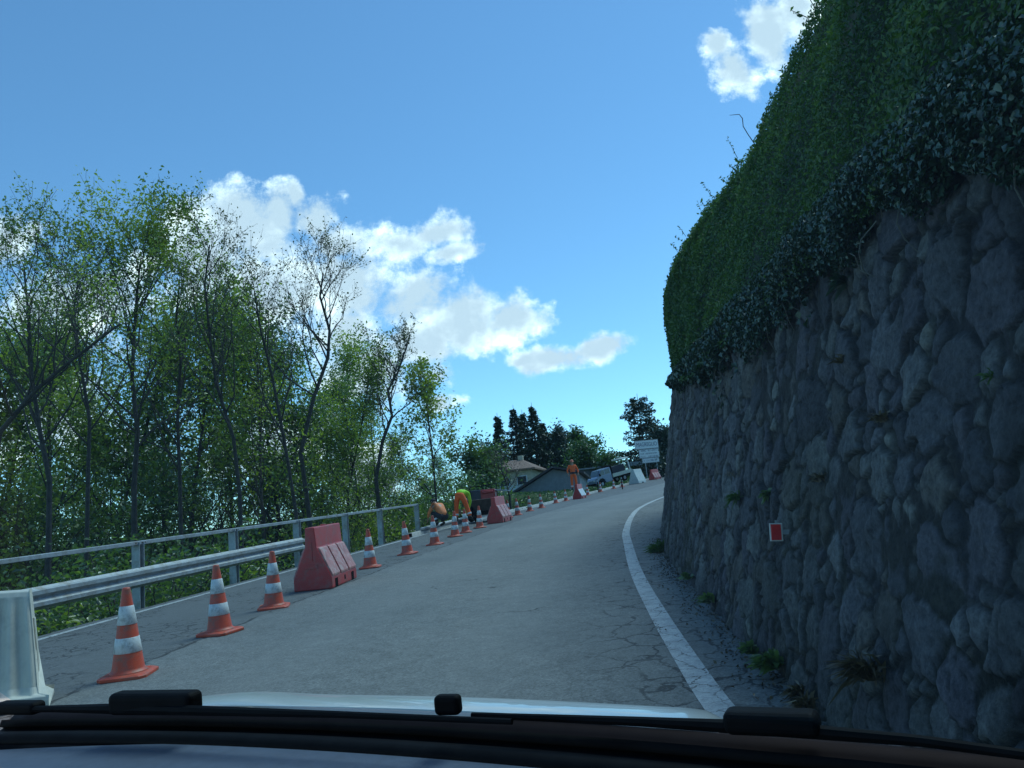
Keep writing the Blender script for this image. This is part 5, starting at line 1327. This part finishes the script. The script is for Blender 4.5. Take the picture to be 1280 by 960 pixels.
# ------------------------------------------------------------------ town sign
sg_ = at(812, 578, 76); gz = float(G(sg_.x, sg_.y)); sn = empty('town_sign', (sg_.x, sg_.y, gz), (0, 0, R_(10)))
sw_ = paint('sign_white', (.60, .64, .66), .5, var=.05); sb = paint('sign_blue_ink', (.02, .05, .13), .5, var=.1)
zs = at(812, 549, 76).z - gz
ph = [(-.08, 2.45, zs - .88, .86), (.08, 2.1, zs - 1.78, .86), (.15, 1.75, zs - 2.27, .46)]
for k, (cx, wd, z0, hh) in enumerate(ph):
    pn = MB().box((cx, 0, z0 + hh / 2), (wd, .05, hh)).build('sign_panel', sw_, sn, bevel=.01)
    m = MB()
    for sx in (-1, 1): m.box((cx + sx * (wd / 2 - .03), -.028, z0 + hh / 2), (.02, .008, hh - .05))
    for sz in (0, 1): m.box((cx, -.028, z0 + .03 + sz * (hh - .06)), (wd - .06, .008, .02))
    m.build('border', sb, pn)
    if k == 0:
        tcv = bpy.data.curves.new('lettering', 'FONT'); tcv.body = 'MAGREGLIO'; tcv.size = .52; tcv.align_x = 'CENTER'; tcv.align_y = 'CENTER'; tcv.extrude = .004
        to = bpy.data.objects.new('t', tcv); link(to); me = bpy.data.meshes.new_from_object(to.evaluated_get(bpy.context.evaluated_depsgraph_get())); bpy.data.objects.remove(to)
        wx = max(v.co.x for v in me.vertices) - min(v.co.x for v in me.vertices); f_ = (wd - .35) / wx
        for v in me.vertices: v.co = Vector((v.co.x * f_ + cx, -.032 - v.co.z, v.co.y * 1.1 + z0 + hh / 2))
        me.materials.clear(); me.materials.append(sb); link(bpy.data.objects.new('lettering', me), pn)
    else:
        # rows of small writing, too small to read at this distance: word-like strokes
        rd = random.Random(k); m = MB(); rows_ = 3 if k == 1 else 1
        for r_ in range(rows_):
            x = cx - wd / 2 + .16; zc = z0 + hh - hh * (r_ + .5) / rows_ ; lh = hh / rows_ * .5
            while x < cx + wd / 2 - .2:
                if rd.random() < .16: x += .09; continue
                m.box((x, -.03, zc), (.022, .008, lh)); 
                if rd.random() < .6: m.box((x + .03, -.03, zc + rd.choice((-1, 0, 1)) * lh * .45), (.05, .008, .025))
                if rd.random() < .5: m.box((x + .055, -.03, zc), (.02, .008, lh * .9))
                x += .105
        m.build('lettering', sb, pn)
for x in (-.42, .75): MB().tube([(x, .05, 0), (x, .05, zs - .1)], .04, 8).build('post', galv, sn)
tag(sn, 'white town sign of three stacked panels with dark lettering at the top of the road', 'sign')
# grey shelter below the sign
pt = at(798, 580, 84); gs = empty('shelter', (pt.x, pt.y, pt.z - 2.4), (0, 0, R_(5)))
MB().box((0, 0, 2.4), (2.3, 2.2, .42)).build('roof', paint('grey_canopy', (.26, .3, .33), .6, var=.1), gs, bevel=.02)
for x in (-1, 1):
    for y_ in (-.9, .9): MB().tube([(x, y_, -.6), (x, y_, 2.2)], .05, 6).build('post', galv, gs)
MB().box((0, .95, 1.1), (2.1, .08, 2.2)).build('back_panel', paint('dark_panel', (.02, .025, .04), .6), gs)
tag(gs, 'grey roofed roadside shelter with a dark back, left of the town sign post', 'shelter')
# red vehicle beyond the barrier
pt = at(818, 592, 90); rc = empty('parked_car', (pt.x, pt.y, pt.z), (0, 0, R_(-20)))
cred = paint('car_red', (.42, .035, .03), .3, coat=.5)
MB().prism([(-.85, .25), (.85, .25), (.86, .85), (.72, 1.0), (.6, 1.45), (-.6, 1.45), (-.72, 1.0), (-.86, .85)], 0, 3.9, 'Y').build('body', cred, rc, bevel=.08)
MB().prism([(-.62, 1.02), (.62, 1.02), (.52, 1.36), (-.52, 1.36)], -.012, .01, 'Y').build('rear_window', glassd, rc)
for x in (-.68, .68):
    MB().box((x, -.01, .82), (.2, .03, .22)).build('tail_light', paint('tail_lens', (.6, .2, .1), .2), rc)
    for y_ in (.75, 3.1): MB().lathe([(.1, -.1), (.29, -.1), (.31, .1), (.1, .1)], 16, (x * 1.15, y_, .31), axis='X').build('wheel', rubber, rc)
tag(rc, 'red car partly hidden behind the stone wall corner below the town sign', 'car')
# delineator poles in the verge
for px, py, lab in ((747, 606, 'thin dark marker post in front of the truck cab'), (777, 601, 'thin dark marker post in front of the truck bed'), (729, 612, 'thin dark marker post just right of the standing worker')):
    p = at(px, py, 61); z_ = terr(p.x, p.y); o_ = empty('marker_post', (p.x, p.y, z_)); MB().tube([(0, 0, -.2), (0, 0, 1.0)], .045, 6).build('pole', blackp, o_)
    MB().lathe([(.05, .8), (.052, .85), (.05, .95)], 8).build('band', galv, o_); tag(o_, lab, 'post')
# pipes and loose formwork lying by the kerb near the workers
pi_ = MB()
for k, (a0, a1, o) in enumerate(((14.0, 24.0, -.02), (15.5, 24.5, -.14))):
    pts_ = []
    for t in np.linspace(a0, a1, 12):
        q = P1 + dr * t; n_ = np.array((dr[1], -dr[0])); w_ = q + n_ * (.55 + o) ; i_, d_ = edge_info(*w_)
        e_ = LEs[i_] - LEn[i_] * (.06 + k * .14); pts_.append((e_[0], e_[1], float(G(*e_)) + .06 + (0 if i_ and e_[1] < 26 else .13)))
    pi_.tube(pts_, .05, 8)
o_ = pi_.build('pipe', paint('grey_pipe', (.42, .43, .43), .5, var=.1), None, smooth=True); tag(o_, 'pair of long grey pipes lying on the road edge by the workers', 'pipe')

# ------------------------------------------------------------------ the car the photo is taken from
car = empty('car', (0, 0, 0), (0, 0, 0))
CY = R_(-9.7); car.rotation_euler = (slope, 0, CY)
Mc = Matrix.Rotation(CY, 4, 'Z') @ Matrix.Rotation(slope, 4, 'X'); Mi = Mc.inverted()
camL = Mi @ Vector((0, 0, CZ))
def carpt(px, py, z):
    """point of the car body at height z (car frame) on an image bearing"""
    r = Mi.to_3x3() @ ray(px, py); t = (z - camL.z) / r.z; return camL + r * t
cowl_pix = [(-140, 893), (0, 889), (250, 884), (400, 885), (560, 892), (750, 899), (900, 908), (1100, 924), (1280, 944), (1420, 962)]
cw = [carpt(x, y, .93) for x, y in cowl_pix]
print('cowl', [tuple(round(v, 2) for v in p) for p in cw])
dash_pix = [(-140, 945), (0, 938), (250, 932), (420, 931), (640, 936), (840, 948), (1000, 960), (1280, 990), (1420, 1010)]
dw = [carpt(x, y, .90) for x, y in dash_pix]
print('dash', [tuple(round(v, 2) for v in p) for p in dw])
def interp(pts, xs):
    X_ = [p.x for p in pts]; return np.interp(xs, X_, [p.y for p in pts])
# parabola through the cowl for a clean windscreen foot
cf = np.polyfit([p.x for p in cw], [p.y for p in cw], 2); df = np.polyfit([p.x for p in dw], [p.y for p in dw], 2)
yc = lambda x: np.polyval(cf, x); yd = lambda x: np.polyval(df, x)
xs = np.linspace(-1.25, .62, 61); xm = (xs[0] + xs[-1]) / 2
silver = paint('silver_bonnet_paint', (.50, .54, .54), .35, .0, var=.03, coat=.6)
bl = [carpt(x, y, .965) for x, y in [(245, 879), (320, 871), (400, 868), (480, 871), (560, 878), (650, 883), (750, 890), (820, 888), (905, 897)]]
# bonnet: surface forward of the cowl with a crown and two creases
V = []; F = []; Y_ = np.linspace(0, 1, 26)
for x in xs:
    xr = (x - xm) / .93
    for v_ in Y_:
        dy = -.01 + v_ * v_ * (.95 - .12 * xr * xr); y = yc(x) + dy
        z = .936 - (1.2 * dy * dy if dy < .21 else 1.2 * .0441 + .50 * (dy - .21)) - .012 * xr ** 2 - .02 * xr ** 6 - 1.2 * max(0, x - cw[6].x + .02) ** 1.3
        z += .007 * math.exp(-((abs(xr) - .5) / .12) ** 2) * min(1, v_ * 5)
        V.append((x, y, z))
k = len(Y_); F = np.array([(i * k + j, (i + 1) * k + j, (i + 1) * k + j + 1, i * k + j + 1) for i in range(len(xs) - 1) for j in range(k - 1)])
bo = fmesh('bonnet', V, F, silver, car, smooth=True); s_ = bo.modifiers.new('s', 'SOLIDIFY'); s_.thickness = .02
# cowl panel between bonnet and glass, and the black band at the glass foot
def ribbon(name, f0, z0, f1, z1, mat, x0=-1.25, x1=.62, th=.012, nx=50, bump=None):
    V = []; xs_ = np.linspace(x0, x1, nx); nz2 = 8
    for x in xs_:
        for t in np.linspace(0, 1, nz2): V.append((x, f0(x) * (1 - t) + f1(x) * t, z0 * (1 - t) + z1 * t + (bump(t) if bump else 0)))
    F = np.array([(i * nz2 + j, i * nz2 + j + 1, (i + 1) * nz2 + j + 1, (i + 1) * nz2 + j) for i in range(nx - 1) for j in range(nz2 - 1)])
    o = fmesh(name, V, F, mat, car, smooth=True); s = o.modifiers.new('s', 'SOLIDIFY'); s.thickness = th; return o
ribbon('cowl', lambda x: yc(x) + .0, .927, lambda x: yc(x) - .10, .90, blackp, bump=lambda t: .006 * math.sin(t * PI * 3))
ribbon('glass_foot_seal', lambda x: yc(x) - .03, .915, lambda x: yc(x) - .05, .925, rubber)
ribbon('windscreen_black_band', lambda x: yc(x) - .04, .90, lambda x: yd(x) - .03, .895, paint('black_enamel', (.004, .0045, .006), .9, spec=.03))
dashm = paint('dashboard_plastic', (.075, .10, .15), .6, var=.12, scale=40, bump=.15)
ribbon('dashboard', lambda x: yd(x), .90, lambda x: yd(x) * 0 - .15, .86, dashm, th=.03, bump=lambda t: .01 * math.sin(t * PI))
# windscreen pane
gls = bpy.data.materials.new('windscreen_glass'); gls.use_nodes = True; gn = gls.node_tree; gn.nodes.clear()
og = gn.nodes.new('ShaderNodeOutputMaterial'); tr_ = gn.nodes.new('ShaderNodeBsdfTransparent'); tr_.inputs[0].default_value = (.77, .925, .96, 1)
gg = gn.nodes.new('ShaderNodeBsdfGlossy'); gg.inputs['Roughness'].default_value = .04; df_ = gn.nodes.new('ShaderNodeBsdfDiffuse'); df_.inputs[0].default_value = (.55, .65, .8, 1)
m1 = gn.nodes.new('ShaderNodeMixShader'); m1.inputs[0].default_value = .02; m2 = gn.nodes.new('ShaderNodeMixShader'); m2.inputs[0].default_value = .012
gn.links.new(tr_.outputs[0], m1.inputs[1]); gn.links.new(gg.outputs[0], m1.inputs[2]); gn.links.new(m1.outputs[0], m2.inputs[1]); gn.links.new(df_.outputs[0], m2.inputs[2]); gn.links.new(m2.outputs[0], og.inputs[0])
V = []; xs2 = np.linspace(-1.22, .58, 40); T2 = np.linspace(0, 1, 14)
for x in xs2:
    xr = (x - xm) / .93
    for t in T2: V.append((x * (1 - .12 * t) + xm * .12 * t, float(yc(x)) - .03 - t * .98, .94 + t * .60 + .05 * math.sin(t * PI)))
k = len(T2); F = np.array([(i * k + j, (i + 1) * k + j, (i + 1) * k + j + 1, i * k + j + 1) for i in range(len(xs2) - 1) for j in range(k - 1)])
ws = fmesh('windscreen', V, F, gls, car, smooth=True); s_ = ws.modifiers.new('s', 'SOLIDIFY'); s_.thickness = .005
# roof panel over the seats, out of view, added to shade the dashboard
V = []; F = []; ny = 14
for x in xs2:
    xr = (x - xm) / .93
    for t in np.linspace(0, 1, ny):
        yt = float(yc(x)) - .03 - .98; V.append((x * .88 + xm * .12, yt * (1 - t) + (-1.7) * t, 1.545 + .05 * math.sin(t * PI * .8) - .03 * xr ** 4))
F = np.array([(i * ny + j, i * ny + j + 1, (i + 1) * ny + j + 1, (i + 1) * ny + j) for i in range(len(xs2) - 1) for j in range(ny - 1)])
rfp = fmesh('roof', V, F, silver, car, smooth=True); s_ = rfp.modifiers.new('s', 'SOLIDIFY'); s_.thickness = .04; s_.offset = 0
# wipers
def wiper(arm, name_b, pts_pix, z=.955):
    return [carpt(x, y, z) for x, y in pts_pix]
wm_ = blackp
def blockpix(x0, x1, ytop, ybot, z, th, name, parent, bev=.008, tilt=0.):
    a = carpt(x0, ybot, z); b = carpt(x1, ybot + tilt, z); ct = carpt((x0 + x1) / 2, ytop, z); d = (b - a)
    h = ((ybot - ytop) / FPX) * (a - camL).length * 1.15
    yaw = math.atan2(d.y, d.x); c = (a + b) / 2 + Vector((0, 0, h / 2)); return MB().box(tuple(c), (d.length, th, h), rz=yaw).build(name, wm_, parent, bevel=bev, seg=4)
wroot = blockpix(144, 247, 873, 892, .945, .035, 'wiper', car, .010)
a = [carpt(x, y, .955) for x, y in ((-60, 888), (0, 887), (70, 886), (150, 886), (240, 888), (420, 893), (640, 902))]
MB().tube([tuple(p) for p in a], [.004, .005, .006, .009, .008, .005, .004], 8).build('wiper_arm', wm_, wroot)
blockpix(0, 50, 882, 892, .945, .03, 'wiper_joint', wroot, .008)
w2 = blockpix(908, 1028, 893, 915, .94, .035, 'wiper', car, .010, tilt=5)
a = [carpt(x, y, .945) for x, y in ((590, 894), (700, 898), (800, 902), (912, 908), (1020, 915), (1150, 926), (1300, 946))]
MB().tube([tuple(p) for p in a], [.004, .005, .006, .008, .008, .006, .005], 8).build('wiper_arm', wm_, w2)
blockpix(546, 577, 874, 893, .95, .02, 'washer_nozzle', car, .007)
tag(car, 'silver car the photo is taken from, with bonnet edge, wipers and dark dashboard', 'car')
